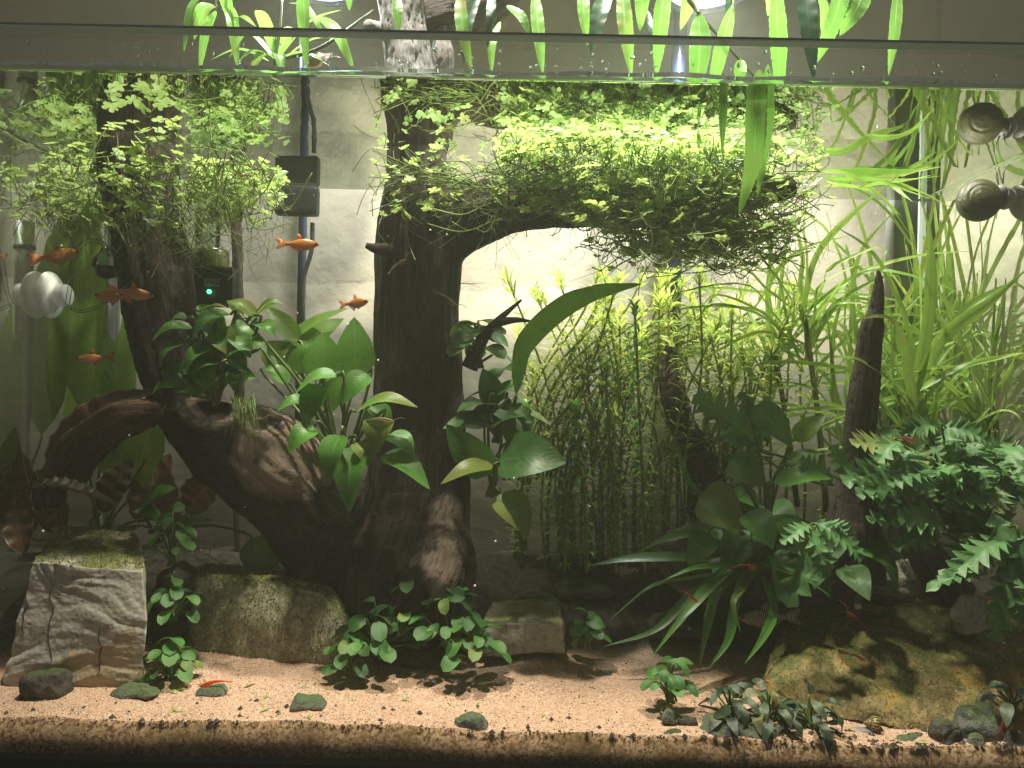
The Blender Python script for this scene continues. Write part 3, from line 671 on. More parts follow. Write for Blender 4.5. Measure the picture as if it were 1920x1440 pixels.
rock('pale_rock', 'pale cracked rock between the small leafy plants and sand',
     [P(900, 1235, .412), P(1062, 1225, .415), P(1060, 1170, .45), P(905, 1165, .45), P(905, 1170, .418), P(1058, 1168, .42), P(1045, 1128, .45), P(920, 1125, .45)], 'paleroc', n=26, rnd=.14, amp=.0018, freq=70, seed=8, facet=.003)
SM = [  # px, py(base), depth, half sizes px (w, dep, h), mat, label
    (90, 1300, .368, (44, 30, 30), 'darkstone', 'brown and white striped pebble in front of the tall grey rock'),
    (255, 1300, .371, (46, 22, 11), 'slate', 'flat grey slate half sunk in sand by the grey rock'),
    (396, 1300, .374, (30, 18, 10), 'slate', 'small flat green stone on the sand with a shrimp beside it'),
    (578, 1326, .362, (36, 26, 16), 'slate', 'flat angular green speckled stone lying in open sand'),
    (880, 1374, .352, (36, 18, 20), 'slate', 'dark wedge shaped stone near the front glass in open sand'),
    (1256, 1396, .349, (30, 14, 13), 'darkstone', 'small black stone at the front edge of the sand'),
    (1257, 1350, .357, (17, 12, 14), 'slate', 'small grey green chip standing in sand'),
    (1286, 1358, .357, (20, 10, 9), 'darkstone', 'small black chip beside a grey green chip'),
    (1370, 1395, .351, (62, 30, 30), 'slate', 'broad green topped stone under the narrow dark leaves'),
    (1450, 1402, .351, (40, 26, 20), 'darkstone', 'dark brown stone right of the broad green topped stone'),
    (1775, 1392, .352, (38, 26, 26), 'darkstone', 'round brown pebble in front of the green oval stone'),
    (1838, 1375, .358, (52, 30, 32), 'slate', 'smooth green oval stone near the glass at the right'),
    (1832, 1404, .347, (17, 12, 16), 'slate', 'tiny pale green pebble below the green oval stone'),
    (1705, 1388, .356, (34, 18, 8), 'slate', 'flat green stone nearly buried in sand by the striped snail'),
    (1900, 1405, .352, (32, 22, 24), 'darkstone', 'dark stone at the right end of the sand'),
    (1000, 1135, .46, (60, 40, 16), 'darkstone', 'flat dark stone behind the pale cracked rock'),
    (1090, 1110, .48, (56, 40, 14), 'darkstone', 'low brown stone at the foot of the stem plants'),
    (600, 1112, .452, (22, 18, 13), 'paleroc', 'pale pebble behind the olive algae boulder'),
    (790, 1215, .418, (22, 18, 16), 'paleroc', 'small pale pebble among the front small leafy plants'),
    (770, 1240, .412, (80, 30, 18), 'darkstone', 'dark stone carrying the front small leafy plants'),
    (330, 1150, .43, (46, 40, 60), 'darkstone', 'dark stone wedged between grey rock and algae boulder'),
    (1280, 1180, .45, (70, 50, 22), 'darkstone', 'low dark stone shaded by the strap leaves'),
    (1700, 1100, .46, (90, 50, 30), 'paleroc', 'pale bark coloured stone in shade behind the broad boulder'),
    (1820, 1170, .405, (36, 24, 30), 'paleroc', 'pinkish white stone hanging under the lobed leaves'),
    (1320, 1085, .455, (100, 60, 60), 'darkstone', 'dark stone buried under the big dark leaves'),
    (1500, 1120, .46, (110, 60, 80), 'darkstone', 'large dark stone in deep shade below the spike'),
]
for k, (x, y, d, s, mt, lb) in enumerate(SM):
    d = max(d, DF + .004 + pxm(max(s[0] * .45, s[1]), d)); cpt = P(x, y - s[2] * .55, d); s3 = (pxm(s[0], d), pxm(s[1], d), pxm(s[2], d))
    rock('stone' if k else 'pebble', lb, ell8(cpt, s3, random.uniform(-.4, .4), random.uniform(.45, .8)), mt, n=18, rnd=.62, amp=.0016 * min(2.2, s[0] / 30), freq=95, seed=k * 3.1, facet=.002 * s[0] / 40, cat='stone')
# black soil crumbs along the front
mb = MB()
for k in range(260):
    x = random.choice([random.uniform(.10, .25), random.uniform(.13, .24), random.uniform(-.24, .24)]); y = DF + .002 + random.random() ** 2 * .022; s = random.uniform(.0006, .0018)
    v = np.array([(1, 0, 0), (0, 1, 0), (-1, 0, 0), (0, -1, 0), (0, 0, 1)]) * s * rng.uniform(.6, 1.3, (5, 1)); mb.add(v + (x, y, ground(x, y)), oct_f, rnd=random.random() * .12)
tag(mb.build('soil_crumbs', M['grain'], None, False), 'black soil crumbs scattered along the front glass', 'soil', None, 'stuff')

mb = MB()
for k in range(26):
    x = random.uniform(-.2, .2); y = DF + .006 + random.random() * .05; q = np.array((x, y, ground(x, y) + .0008)); a = random.random() * 6.28; dv = np.array((math.cos(a), math.sin(a), .15)) * random.uniform(.0015, .004)
    sd = np.array((-dv[1], dv[0], 0)) * .25; mb.add([q - dv, q + sd + (0, 0, .0006), q + dv, q - sd], [(0, 1, 2, 3)], rnd=random.random())
tag(mb.build('leaf_scraps', M['hydro'], None, False), 'tiny green leaf scraps scattered over the open sand', 'litter', None, 'stuff')

# ================================================================== PLANT HELPERS
def leaf_part(root, path, n, width, mat, name='leaf', **kw):
    mb = MB(); blade(mb, path, n, width, **kw)
    return mb.build(name, M[mat], root)
def stalks(root, lines, mat, r0, r1, name='petioles', n=8, sides=5):
    for pts in lines:
        mb = MB(); tube(mb, spline(pts, n), np.linspace(r0, r1, n), sides); mb.build('petiole', M[mat], root)
def place(me, name, root, Mx):
    o = bpy.data.objects.new(name, me); COL.objects.link(o); o.parent = root; o.matrix_basis = Matrix.Translation(Vector(tuple(-wl(root)))) @ Mx; return o
def frame(pos, n, fwd, s):
    n = nrm(n); f = np.asarray(fwd, float); f = nrm(f - n * np.dot(f, n)); sd = np.cross(f, n)
    m = Matrix(((sd[0] * s, f[0] * s, n[0] * s, pos[0]), (sd[1] * s, f[1] * s, n[1] * s, pos[1]), (sd[2] * s, f[2] * s, n[2] * s, pos[2]), (0, 0, 0, 1))); return m
# shared leaf variants: local +Y is the tip, +Z the upper face, length 1
def variants(prof, wid, n, cup=.2, bend=.25, **kw):
    out = []
    for k in range(n):
        mb = MB(); b_ = bend * random.uniform(.4, 1.4)
        blade(mb, [(0, 0, 0), (random.uniform(-.05, .05), .5, b_ * .35), (random.uniform(-.08, .08), 1, -b_ * .5)], (0, 0, 1), wid * random.uniform(.85, 1.15), prof, cup, rnd=0, **kw); out.append(mb)
    return out
def penny_leaf():
    mb = MB(); n = 21; a0 = .20; ph = random.uniform(-.2, .2); V = [(0, 0, 0)]; uv = [(.3, .2)]
    lob = random.choice([3, 5, 5]); F = []
    for ri, rr in enumerate((.5, 1.0)):
        for k in range(n):
            th = a0 + (2 * math.pi - 2 * a0) * k / (n - 1) ; r_ = rr * (1 - (.26 * (.5 - .5 * math.cos(lob * 2 * math.pi * k / (n - 1))) if ri else 0) * 0) 
            if ri: r_ *= .60 + .40 * abs(math.sin(lob * math.pi * k / (n - 1))) ** .55 + random.uniform(-.04, .04)
            z = .10 * rr * rr + .07 * rr * math.sin(3 * th + ph * 9)
            V.append((r_ * math.sin(th), -r_ * math.cos(th), z)); uv.append((.3 + .2 * rr, rr))
    for k in range(n - 1):
        F.append((0, 1 + k, 2 + k)); F.append((1 + k, 1 + n + k, 2 + n + k, 2 + k))
    mb.add(np.array(V), F, uv, 0); return mb
PEN = [penny_leaf() for _ in range(6)]; PENM = [m.mesh('leaf', M['hydro']) for m in PEN]
ANB = variants('ovate', .66, 4, .22, .35, k=9, across=5); ANBM = [m.mesh('leaf', M['anub']) for m in ANB]; ANPM = [m.mesh('leaf', M['anubp']) for m in variants('round', .70, 4, .2, .3, k=8, across=5)]
BUCM = [m.mesh('leaf', M['buce']) for m in variants('lance', .42, 3, .15, .3, k=9, across=3, ruffle=.2, rf=2)]
def xform_add(dst, src, Mx, rnd=None):
    m = np.array(Mx); v = src.v[0] @ m[:3, :3].T + m[:3, 3]; dst.add(v, src.f, src.uv[0], rnd)

# ================================================================== PENNYWORT (creeping, floating clumps)
def pennywort(name, label, origin, sampler, n_parts, n_stuff, n_runners, runner_pts, size=(.0022, .0050)):
    root = thing(name, origin, label, 'plant'); stems = MB(); stuff = MB()
    run = []
    for k in range(n_runners):
        pts = runner_pts(); sp = spline(pts, 14); tube(stems, sp, np.linspace(.00036, .00022, 14) * random.uniform(.8, 1.25), 4); run.append(sp)
    allr = np.concatenate(run)
    for k in range(n_parts + n_stuff):
        q = np.array(sampler(k < n_parts)); q[2] = min(q[2], WZ - .0025); q[0] = np.clip(q[0], -HX + .004, HX - .004); q[1] = np.clip(q[1], DF + .006, DB - .004)
        near = allr[np.argmin(((allr - q) * (1, 1, .6) + rng.normal(0, .004, allr.shape)).__pow__(2).sum(1))]
        if np.linalg.norm(near - q) > .020: near = q + rng.normal(0, .008, 3) - (0, 0, .016)
        md_ = (near + q) / 2 + rng.normal(0, .0035, 3)
        tube(stems, spline([near, md_, q], 6), np.linspace(.00026, .00020, 6), 4, cap=False)
        nn = nrm(np.array((rng.normal(0, .42), rng.normal(-.12, .42), 1.0))); Mx = frame(q, nn, rng.normal(0, 1, 3), random.uniform(size[0] + .0010, size[1] + .0004) if k < n_parts else random.uniform(size[0], size[1] * .9))
        if k < n_parts: place(random.choice(PENM), 'leaf', root, Mx)
        else: xform_add(stuff, random.choice(PEN), Mx, random.random())
    for k in range(n_runners * 2):      # hair-fine hanging roots
        a_ = allr[random.randrange(len(allr))] + rng.normal(0, .002, 3); l_ = random.uniform(.008, .028)
        tube(stems, spline([a_, a_ + (rng.normal(0, .004), rng.normal(0, .004), -l_ * .5), a_ + (rng.normal(0, .010), rng.normal(0, .006), -l_)], 7), np.linspace(.00016, .0001, 7), 3, cap=False)
    o = stems.build('runners', M['hstem'], root); tag(o, None, None, None, 'stuff')
    if n_stuff: tag(stuff.build('inner_leaves', M['hydro'], root), None, None, None, 'stuff')
def big_sampler(front):
    r_ = random.random()
    if r_ < .035: return P(random.uniform(690, 880), random.uniform(270, 405), random.uniform(.415, .45))
    if r_ < .20: return P(random.triangular(1080, 1520, 1340), random.triangular(400, 510, 430), random.uniform(.42, .47))
    x = random.triangular(890, 1570, 1250) if random.random() < .6 else random.uniform(930, 1440)
    d = random.uniform(.395, .435) if front else random.uniform(.40, .465)
    top = 720 - .1416 / d * FPX + 6; hang = 330 + 100 * math.exp(-((x - 1300) / 210) ** 2)
    y = top + (hang - top + 55) * random.random() ** (1.0 if front else 1.35)
    return P(x, y, d)
def big_runner():
    m = random.random(); x = random.uniform(880, 1500); d = random.uniform(.40, .46); y = random.uniform(300, 420)
    if m < .09: return [P(900, 350, .43), P(840, 340, .425) + rng.normal(0, .004, 3), P(random.uniform(690, 780), random.uniform(270, 400), .42)]
    if m < .36: y = random.uniform(400, 500); x = random.uniform(1150, 1500)
    dx = random.choice((-1, 1)) * random.uniform(40, 110); x = min(x, 1430)
    return [P(x - dx, y + random.uniform(-25, 25), d), P(x - dx / 3, y + random.uniform(-30, 40), d + rng.normal(0, .01)), P(x + dx / 3, y + random.uniform(-30, 30), d + rng.normal(0, .01)), P(x + dx, y + random.uniform(-40, 40), d)]
pennywort('pennywort', 'dense bright pennywort mat floating over the horizontal branch', P(1200, 400, .45), big_sampler, 300, 2000, 260, big_runner)
def left_sampler(front):
    r_ = random.random(); d = random.uniform(.385, .50) if not front else random.uniform(.385, .43)
    if r_ < .50: x = random.triangular(330, 540, 410); y = random.triangular(285, 420, 310); d = random.uniform(.425, .50) if x > 345 else d
    elif r_ < .88: x = random.uniform(70, 260); y = random.triangular(270, 430, 300); d = random.uniform(.455, .53) if random.random() < .65 else random.uniform(.42, .45)
    else: x = random.uniform(190, 340); y = random.uniform(265, 430); d = random.uniform(.385, .41)
    wy = 720 - .1416 / d * FPX + 6; y = wy + max(0, y - 275) * (430 - wy) / 155; return P(x, y, d)
def left_runner():
    x = random.choice([random.uniform(330, 520), random.uniform(80, 340), random.uniform(200, 460)]); y = random.uniform(280, 430); d = random.choice([random.uniform(.39, .42), random.uniform(.39, .5)]); dx = random.uniform(-90, 90)
    p = [P(x, y, d), P(x + dx * .4, y + random.uniform(-30, 50), d), P(x + dx, y + random.uniform(-40, 70), d)]
    return [np.clip(q, (-HX + .004, DF + .005, 0), (1, DB - .003, WZ - .003)) for q in p]
pennywort('pennywort', 'pennywort trailing round the top of the leaning limb', P(300, 380, .43), left_sampler, 260, 420, 170, left_runner)

# ================================================================== ROSETTE PLANTS (shared leaf meshes)
def rosette(name, label, pos, n, size, meshes, height, spread, mat='petiole', up=.55, cat='plant', group=None, tilt=(0, -.35), flat=False, rad=.0006):
    pos = np.asarray(pos, float); root = thing(name, pos, label, cat, group)
    for k in range(n):
        az = 2.399 * k + random.uniform(-.4, .4); rr = spread * math.sqrt((k + .5) / n); hh = height * (1 - .65 * (rr / max(spread, 1e-6)) ** 1.5) * random.uniform(.65, 1.15)
        d = np.array((math.cos(az), math.sin(az), 0)); q = pos + d * rr + (0, 0, hh)
        out = nrm(d * (.5 + .9 * rr / spread) + (tilt[0], tilt[1], random.uniform(-.05, .75))); nn = nrm(d * .35 + rng.normal(0, .28, 3) + (0, -.25, up + .5))
        s = random.uniform(*size); b_ = q - out * s * .4
        mb = MB(); tube(mb, spline([pos + rng.normal(0, .0015, 3) * (1, 1, 0), pos * .5 + b_ * .5 - d * rr * .12, b_], 7), np.linspace(rad * 1.2, rad, 7), 5); pe = mb.build('petiole', M[mat], root)
        lf = place(random.choice(meshes), 'leaf', root, frame(b_, nn, out, s)); pe.parent = lf; pe.matrix_parent_inverse = lf.matrix_basis.inverted()
    return root
G = 'small round leaved plants along the sand'
def petite(x, y, d, n, h, sp, lb, size=(.0085, .0135)): rosette('small_anubias', lb, P(x, y, d), int(n * 1.9), tuple(q * .82 for q in size), ANPM, pxm(h, d), pxm(sp, d), group=G, rad=.0005)
petite(325, 1160, .40, 10, 78, 46, 'small round leaved plant between grey rock and algae boulder, upper one')
petite(318, 1275, .385, 12, 92, 44, 'small round leaved plant beside the foot of the grey rock')
petite(320, 1060, .415, 8, 110, 40, 'round leaved plant standing highest beside the top of the grey rock')
petite(655, 1265, .392, 7, 85, 36, 'small round leaved plant at the left end of the front row', (.009, .014))
petite(705, 1225, .40, 15, 100, 72, 'dense small round leaved plant left of the pale pebble', (.010, .016))
petite(760, 1200, .41, 12, 112, 62, 'dark round leaved plant in the middle of the front row', (.010, .0155))
petite(840, 1215, .405, 18, 122, 74, 'tallest small round leaved plant in front of the flared root', (.010, .016))
petite(885, 1240, .395, 12, 92, 56, 'small round leaved plant beside the pale cracked rock', (.010, .0155))
petite(1100, 1215, .415, 8, 70, 30, 'small round leaved plant alone right of the pale cracked rock')
petite(1255, 1315, .37, 10, 100, 42, 'small round leaved plant alone in the open sand', (.008, .0125))
petite(655, 1100, .44, 4, 22, 24, 'tiny two leaved seedling behind the algae boulder', (.007, .009))
# anubias on the bough and round the trunk
rosette('anubias', 'dark round leaved anubias high on the right side of the trunk', P(895, 690, .44), 15, (.014, .021), ANPM, pxm(115, .44), pxm(46, .44), rad=.0008)
rosette('anubias', 'shaded anubias hugging the lower right side of the trunk', P(930, 830, .437), 15, (.018, .03), ANBM, pxm(130, .437), pxm(58, .437), rad=.0009)
rosette('anubias', 'large leaved dark anubias filling the shade left of the spike', P(1420, 1070, .455), 26, (.024, .036), ANBM, pxm(150, .44), pxm(150, .44), rad=.0011)
rosette('anubias', 'dark anubias in the shade at the foot of the spike', P(1560, 1090, .425), 18, (.020, .032), ANBM, pxm(120, .43), pxm(110, .43), rad=.0011)
GB = 'low narrow leaved plants near the front glass'
for x, y, d, n, lb in ((1370, 1345, .362, 16, 'narrow dark leaved low plant on the broad green topped stone'), (1440, 1350, .36, 20, 'narrow dark leaved low plant at the middle of its row'), (1520, 1362, .358, 18, 'narrow dark leaved low plant nearest the striped snail'), (1900, 1330, .362, 9, 'narrow dark leaved low plant at the right end of the tank')):
    rosette('narrow_leaf_plant', lb, P(x, y, d), n, (.009, .0135), BUCM, pxm(66, d), pxm(58, d), group=GB, rad=.0005)

# sword / broad leaves in the fork of the stump, leaf by leaf
def handplant(name, label, base, leaves, mat, pmat='petiole', cat='plant', prof='ovate', cup=.22, pr=.0009, **kw):
    """leaves: (base px, tip px, width px, depth base, depth tip, bend px toward the camera/up, normal)"""
    b0 = P(*base); root = thing(name, b0, label, cat)
    for L in leaves:
        (x0, y0), (x1, y1), wd, d0, d1, bz, nn = L[:7]; lm = L[7] if len(L) > 7 else mat
        p0, p1 = P(x0, y0, d0), P(x1, y1, d1); nv = nrm(nn); mid = np.array(nv) * pxm(bz, d0)
        lf = leaf_part(root, arc(p0, p1, mid), nv, pxm(wd * 1.18, (d0 + d1) / 2), lm, prof=prof, cup=cup, **kw)
        st_ = p0 - nrm(p1 - p0) * .004; mb = MB(); tube(mb, spline([b0 + rng.normal(0, .002, 3), (b0 + st_) / 2 + rng.normal(0, .002, 3) + (0, 0, .003), st_, p0], 9), np.linspace(pr * 1.15, pr * .8, 9), 6); mb.build('petiole', M[pmat], lf)
    return root
C_, U_, Q_ = (0, -1, .25), (0, -.45, 1), (0, -.8, .7)
handplant('sword_plant', 'broad leaved green sword plant in the fork of the stump', (640, 880, .425), [
    ((530, 645), (655, 577), 30, .455, .46, 10, (.3, -.6, 1), 'gleaf'), ((555, 665), (645, 597), 62, .46, .47, 8, (-.4, -.9, .4), 'gleaf'),
    ((610, 706), (606, 622), 66, .43, .435, 6, C_), ((668, 708), (664, 594), 66, .425, .43, 8, (.15, -1, .1)), ((632, 706), (552, 740), 58, .415, .412, 14, (0, -.35, 1)),
    ((668, 772), (784, 764), 44, .41, .40, 22, (0, -.5, 1)), ((718, 782), (704, 852), 54, .402, .398, 14, (-.1, -.7, .7)), ((640, 814), (618, 908), 52, .402, .396, 16, (-.3, -.8, .6)),
    ((664, 836), (656, 962), 56, .405, .394, 18, (-.1, -.85, .5)), ((726, 815), (776, 858), 44, .41, .402, 14, (.4, -.7, .7)), ((716, 852), (806, 918), 50, .408, .395, 18, (.2, -.6, .8)),
    ((672, 828), (694, 876), 40, .405, .40, 10, (.3, -.8, .6)), ((560, 690), (500, 640), 46, .45, .455, 8, (-.3, -.8, .7), 'gleaf'), ((600, 660), (560, 612), 44, .45, .46, 8, (0, -1, .3), 'gleaf'),
    ((540, 720), (490, 690), 40, .44, .44, 10, U_), ((650, 745), (690, 735), 30, .43, .43, 6, U_), ((580, 760), (520, 770), 46, .42, .415, 12, U_), ((560, 640), (500, 575), 34, .45, .455, 8, (-.3, -.6, .8), 'gleaf'),
    ((590, 800), (540, 850), 44, .41, .402, 12, Q_), ((690, 700), (640, 760), 46, .42, .415, 10, Q_), ((700, 760), (730, 830), 46, .415, .41, 10, Q_), ((600, 720), (570, 800), 44, .415, .41, 10, C_), ((610, 770), (650, 690), 40, .43, .43, 8, C_), ((560, 700), (590, 640), 48, .44, .445, 8, C_), ((500, 690), (545, 640), 40, .45, .45, 8, C_, 'gleaf'), ((470, 600), (528, 570), 26, .43, .43, 8, (0, -.6, 1), 'gleaf'), ((450, 590), (425, 563), 26, .43, .43, 6, U_, 'gleaf')], 'sword', cup=.24)
handplant('anubias', 'bushy dark anubias growing on the knot of the leaning limb', (400, 745, .425), [
    ((362, 616), (284, 640), 38, .412, .405, 14, (-.2, -.6, .9)), ((432, 590), (360, 638), 54, .408, .40, 16, (-.3, -.6, .9)), ((346, 644), (300, 692), 36, .405, .40, 14, (-.5, -.7, .6)), ((396, 650), (346, 697), 38, .402, .396, 12, (-.4, -.8, .5)),
    ((408, 620), (436, 668), 46, .405, .40, 10, (.2, -.9, .4)), ((470, 614), (432, 646), 44, .412, .408, 10, (0, -.9, .5)), ((412, 682), (354, 712), 34, .398, .393, 12, (-.1, -.5, 1), 'sword'), ((472, 658), (424, 670), 24, .40, .395, 8, (0, -.4, 1), 'sword'),
    ((326, 682), (340, 728), 40, .405, .40, 8, (-.1, -1, .3)), ((328, 726), (284, 740), 28, .402, .398, 10, (-.2, -.6, .9), 'sword'), ((338, 733), (372, 740), 28, .40, .396, 8, (.1, -.7, .8), 'sword'), ((478, 592), (428, 564), 30, .42, .42, 8, (-.2, -.6, .9), 'gleaf'),
    ((480, 590), (532, 570), 26, .42, .42, 14, (.1, -.5, 1), 'gleaf'), ((486, 606), (514, 632), 32, .415, .41, 8, (.3, -.7, .7), 'sword'), ((376, 584), (428, 578), 20, .42, .415, 8, (0, -.3, 1)), ((424, 704), (480, 708), 42, .405, .40, 8, (.1, -.9, .4)),
    ((400, 610), (372, 572), 38, .425, .425, 8, (-.1, -.9, .5)), ((440, 630), (470, 672), 36, .405, .40, 9, (.3, -.8, .6)), ((380, 690), (398, 735), 40, .40, .396, 8, (0, -.9, .4)), ((350, 600), (318, 606), 30, .42, .418, 8, U_), ((450, 690), (440, 735), 34, .402, .398, 8, (0, -.9, .4)), ((372, 640), (400, 690), 40, .41, .405, 6, (0, -1, .3)), ((410, 640), (384, 680), 40, .408, .403, 8, (-.2, -.9, .5)), ((350, 690), (378, 728), 36, .404, .40, 8, (.1, -.9, .5)), ((430, 660), (462, 700), 38, .406, .40, 8, (.2, -.9, .5)), ((390, 600), (420, 640), 44, .412, .408, 8, (.1, -.8, .6), 'sword'), ((460, 640), (500, 660), 34, .41, .405, 8, (.2, -.6, .9), 'sword'), ((330, 640), (310, 668), 32, .41, .405, 8, (-.4, -.7, .7)), ((405, 705), (372, 745), 36, .40, .395, 8, (-.2, -.8, .6), 'sword')], 'anub', cup=.3)
handplant('anubias', 'big pointed anubias leaves at the trunk foot pointing sideways', (925, 935, .43), [
    ((924, 872), (826, 908), 44, .41, .40, 12, (0, -.5, 1), 'sword'), ((920, 890), (836, 795), 62, .418, .415, 10, (-.4, -1, .3), 'anub'), ((935, 862), (1062, 868), 92, .415, .40, 16, (.1, -.9, .6), 'anub'),
    ((938, 925), (992, 1006), 62, .41, .40, 12, (.2, -.8, .5), 'anub'), ((920, 800), (985, 780), 46, .425, .42, 10, U_, 'anub'), ((930, 760), (905, 690), 44, .435, .435, 8, C_, 'anub'),
    ((950, 830), (1000, 780), 50, .43, .43, 9, Q_, 'anub'), ((930, 740), (985, 720), 34, .43, .43, 8, U_, 'anub')], 'anub')
# one long dark strap-edged leaf arching right of the trunk
rt = thing('long_leaf_plant', P(962, 800, .44), 'single long dark green arching leaf beside the trunk', 'plant')
leaf_part(rt, [P(968, 742, .43), P(982, 650, .428), P(1050, 580, .425), P(1120, 548, .423), P(1205, 532, .42)], (.35, -1, .25), pxm(42, .426), 'sword', prof='lance', cup=.1, ruffle=.22, rf=5, k=22, across=5)
mb = MB(); tube(mb, spline([P(945, 900, .44), P(955, 800, .436), P(968, 742, .43)], 8), .0011, 6); mb.build('petiole', M['petiole'], rt)
# broad leaves in front of the dark mass
handplant('anubias', 'pale broad leaves catching light below the stem plants', (1440, 1000, .425), [
    ((1368, 862), (1434, 912), 58, .415, .41, 8, (-.1, -1, .5), 'sword'), ((1452, 906), (1560, 898), 48, .41, .405, 12, (0, -.6, 1), 'sword'), ((1490, 826), (1548, 778), 36, .425, .425, 8, (-.3, -.9, .5), 'gleaf'),
    ((1410, 762), (1486, 838), 58, .42, .415, 10, (.2, -1, .4), 'sword'), ((1310, 930), (1396, 990), 84, .415, .41, 10, (-.1, -.9, .6), 'anub'), ((1330, 1000), (1290, 1060), 50, .415, .41, 8, Q_, 'anub'),
    ((1480, 870), (1545, 850), 36, .42, .42, 8, U_, 'sword'), ((1400, 960), (1450, 1030), 60, .41, .40, 12, Q_, 'anub')], 'anub')

# ================================================================== LEFT CORNER: brown crinkled and tall pale leaves
handplant('crinkled_leaf_plant', 'plant of brown crinkled leaves behind the tall grey rock', (170, 1010, .43), [
    ((260, 980), (320, 850), 60, .47, .48, 10, C_), ((350, 960), (420, 880), 60, .48, .48, 8, C_), ((60, 1000), (20, 830), 80, .45, .46, 10, C_), ((120, 990), (70, 880), 60, .45, .46, 10, C_),
    ((330, 990), (300, 860), 44, .46, .47, 8, C_), ((190, 960), (250, 860), 50, .46, .47, 8, C_)], 'crypt', cup=.3, prof='lance', ruffle=.12, rf=5.3, k=30)
rt = thing('arching_leaf_plant', P(110, 1000, .43), 'broad brown crinkled leaves arching from the corner toward the leaning limb', 'plant')
for pts, wd, nn in (([(96, 905, .435), (128, 825, .432), (200, 762, .432), (300, 732, .43)], 58, (.35, -.75, .55)), ([(40, 925, .41), (90, 908, .405), (150, 920, .40), (225, 950, .40)], 34, (0, -.35, 1)), ([(45, 1040, .44), (30, 960, .445), (20, 880, .45), (28, 800, .455)], 70, (.3, -1, .1))):
    leaf_part(rt, [P(*q) for q in pts], nn, pxm(wd, .425), 'crypt', prof='lance', cup=.35, ruffle=.16, rf=9.3, k=44, across=7)
    mb = MB(); tube(mb, spline([P(110, 1010, .432), (P(110, 1010, .432) + P(*pts[0])) / 2 + rng.normal(0, .002, 3), P(*pts[0])], 7), .0011, 6); mb.build('petiole', M['crypt'], rt)
handplant('tall_leaf_plant', 'tall pale translucent leaves behind the leaning limb', (190, 1000, .49), [
    ((205, 905), (232, 560), 66, .49, .50, 10, (.2, -1, .1)), ((190, 820), (150, 330), 92, .505, .51, 12, (.1, -1, 0)), ((150, 860), (118, 560), 70, .515, .52, 10, (-.2, -1, 0)), ((250, 920), (300, 780), 60, .47, .475, 8, (.2, -1, .4)),
    ((240, 900), (195, 690), 46, .475, .48, 8, (.1, -1, .2)), ((270, 860), (292, 770), 34, .455, .452, 8, (0, -.6, 1)), ((130, 760), (180, 620), 56, .52, .53, 9, (.2, -1, 0))], 'gleaf', prof='lance', cup=.12, ruffle=.08, k=16)
handplant('green_leaf_plant', 'bright green pointed leaves just above the grey rock', (300, 1010, .43), [
    ((262, 955), (332, 915), 46, .425, .42, 10, (0, -.6, .9)), ((300, 975), (250, 960), 36, .425, .42, 8, U_), ((290, 990), (330, 965), 30, .42, .42, 7, U_), ((470, 1010), (520, 1085), 60, .47, .47, 8, (.2, -1, .2), 'gleaf'), ((310, 1000), (400, 975), 36, .44, .44, 8, U_, 'sword')], 'sword')
# pale bare roots
rt = thing('bare_roots', P(385, 1050, .45), 'thin pale bare roots crossing in the gap beside the grey rock', 'roots')
for a_, b_ in (((345, 1034), (425, 1024)), ((358, 992), (368, 1048)), ((398, 990), (392, 1052)), ((350, 1002), (410, 1003)), ((385, 1038), (412, 1054)), ((352, 1014), (376, 1012))):
    mb = MB(); tube(mb, spline([P(*a_, .43), (P(*a_, .43) + P(*b_, .43)) / 2 + rng.normal(0, .0006, 3), P(*b_, .428)], 6), .00028, 4); mb.build('root', M['paleroc'], rt)
# dark wispy roots hanging from the anubias on the bough
mb = MB(); rt = thing('hair_roots', P(455, 760, .41), 'wispy green hair roots hanging over the bough below the anubias', 'roots')
for k in range(60):
    x = random.uniform(432, 480); y = random.uniform(735, 760); l_ = random.uniform(30, 85); d = random.uniform(.395, .41)
    tube(mb, spline([P(x, y, d), P(x + random.uniform(-6, 10), y + l_ * .5, d - .004), P(x + random.uniform(-14, 14), y + l_, d - .004)], 6), np.linspace(.00026, .00012, 6), 3)
tag(mb.build('strands', M['hstem'], rt), None, None, None, 'stuff')

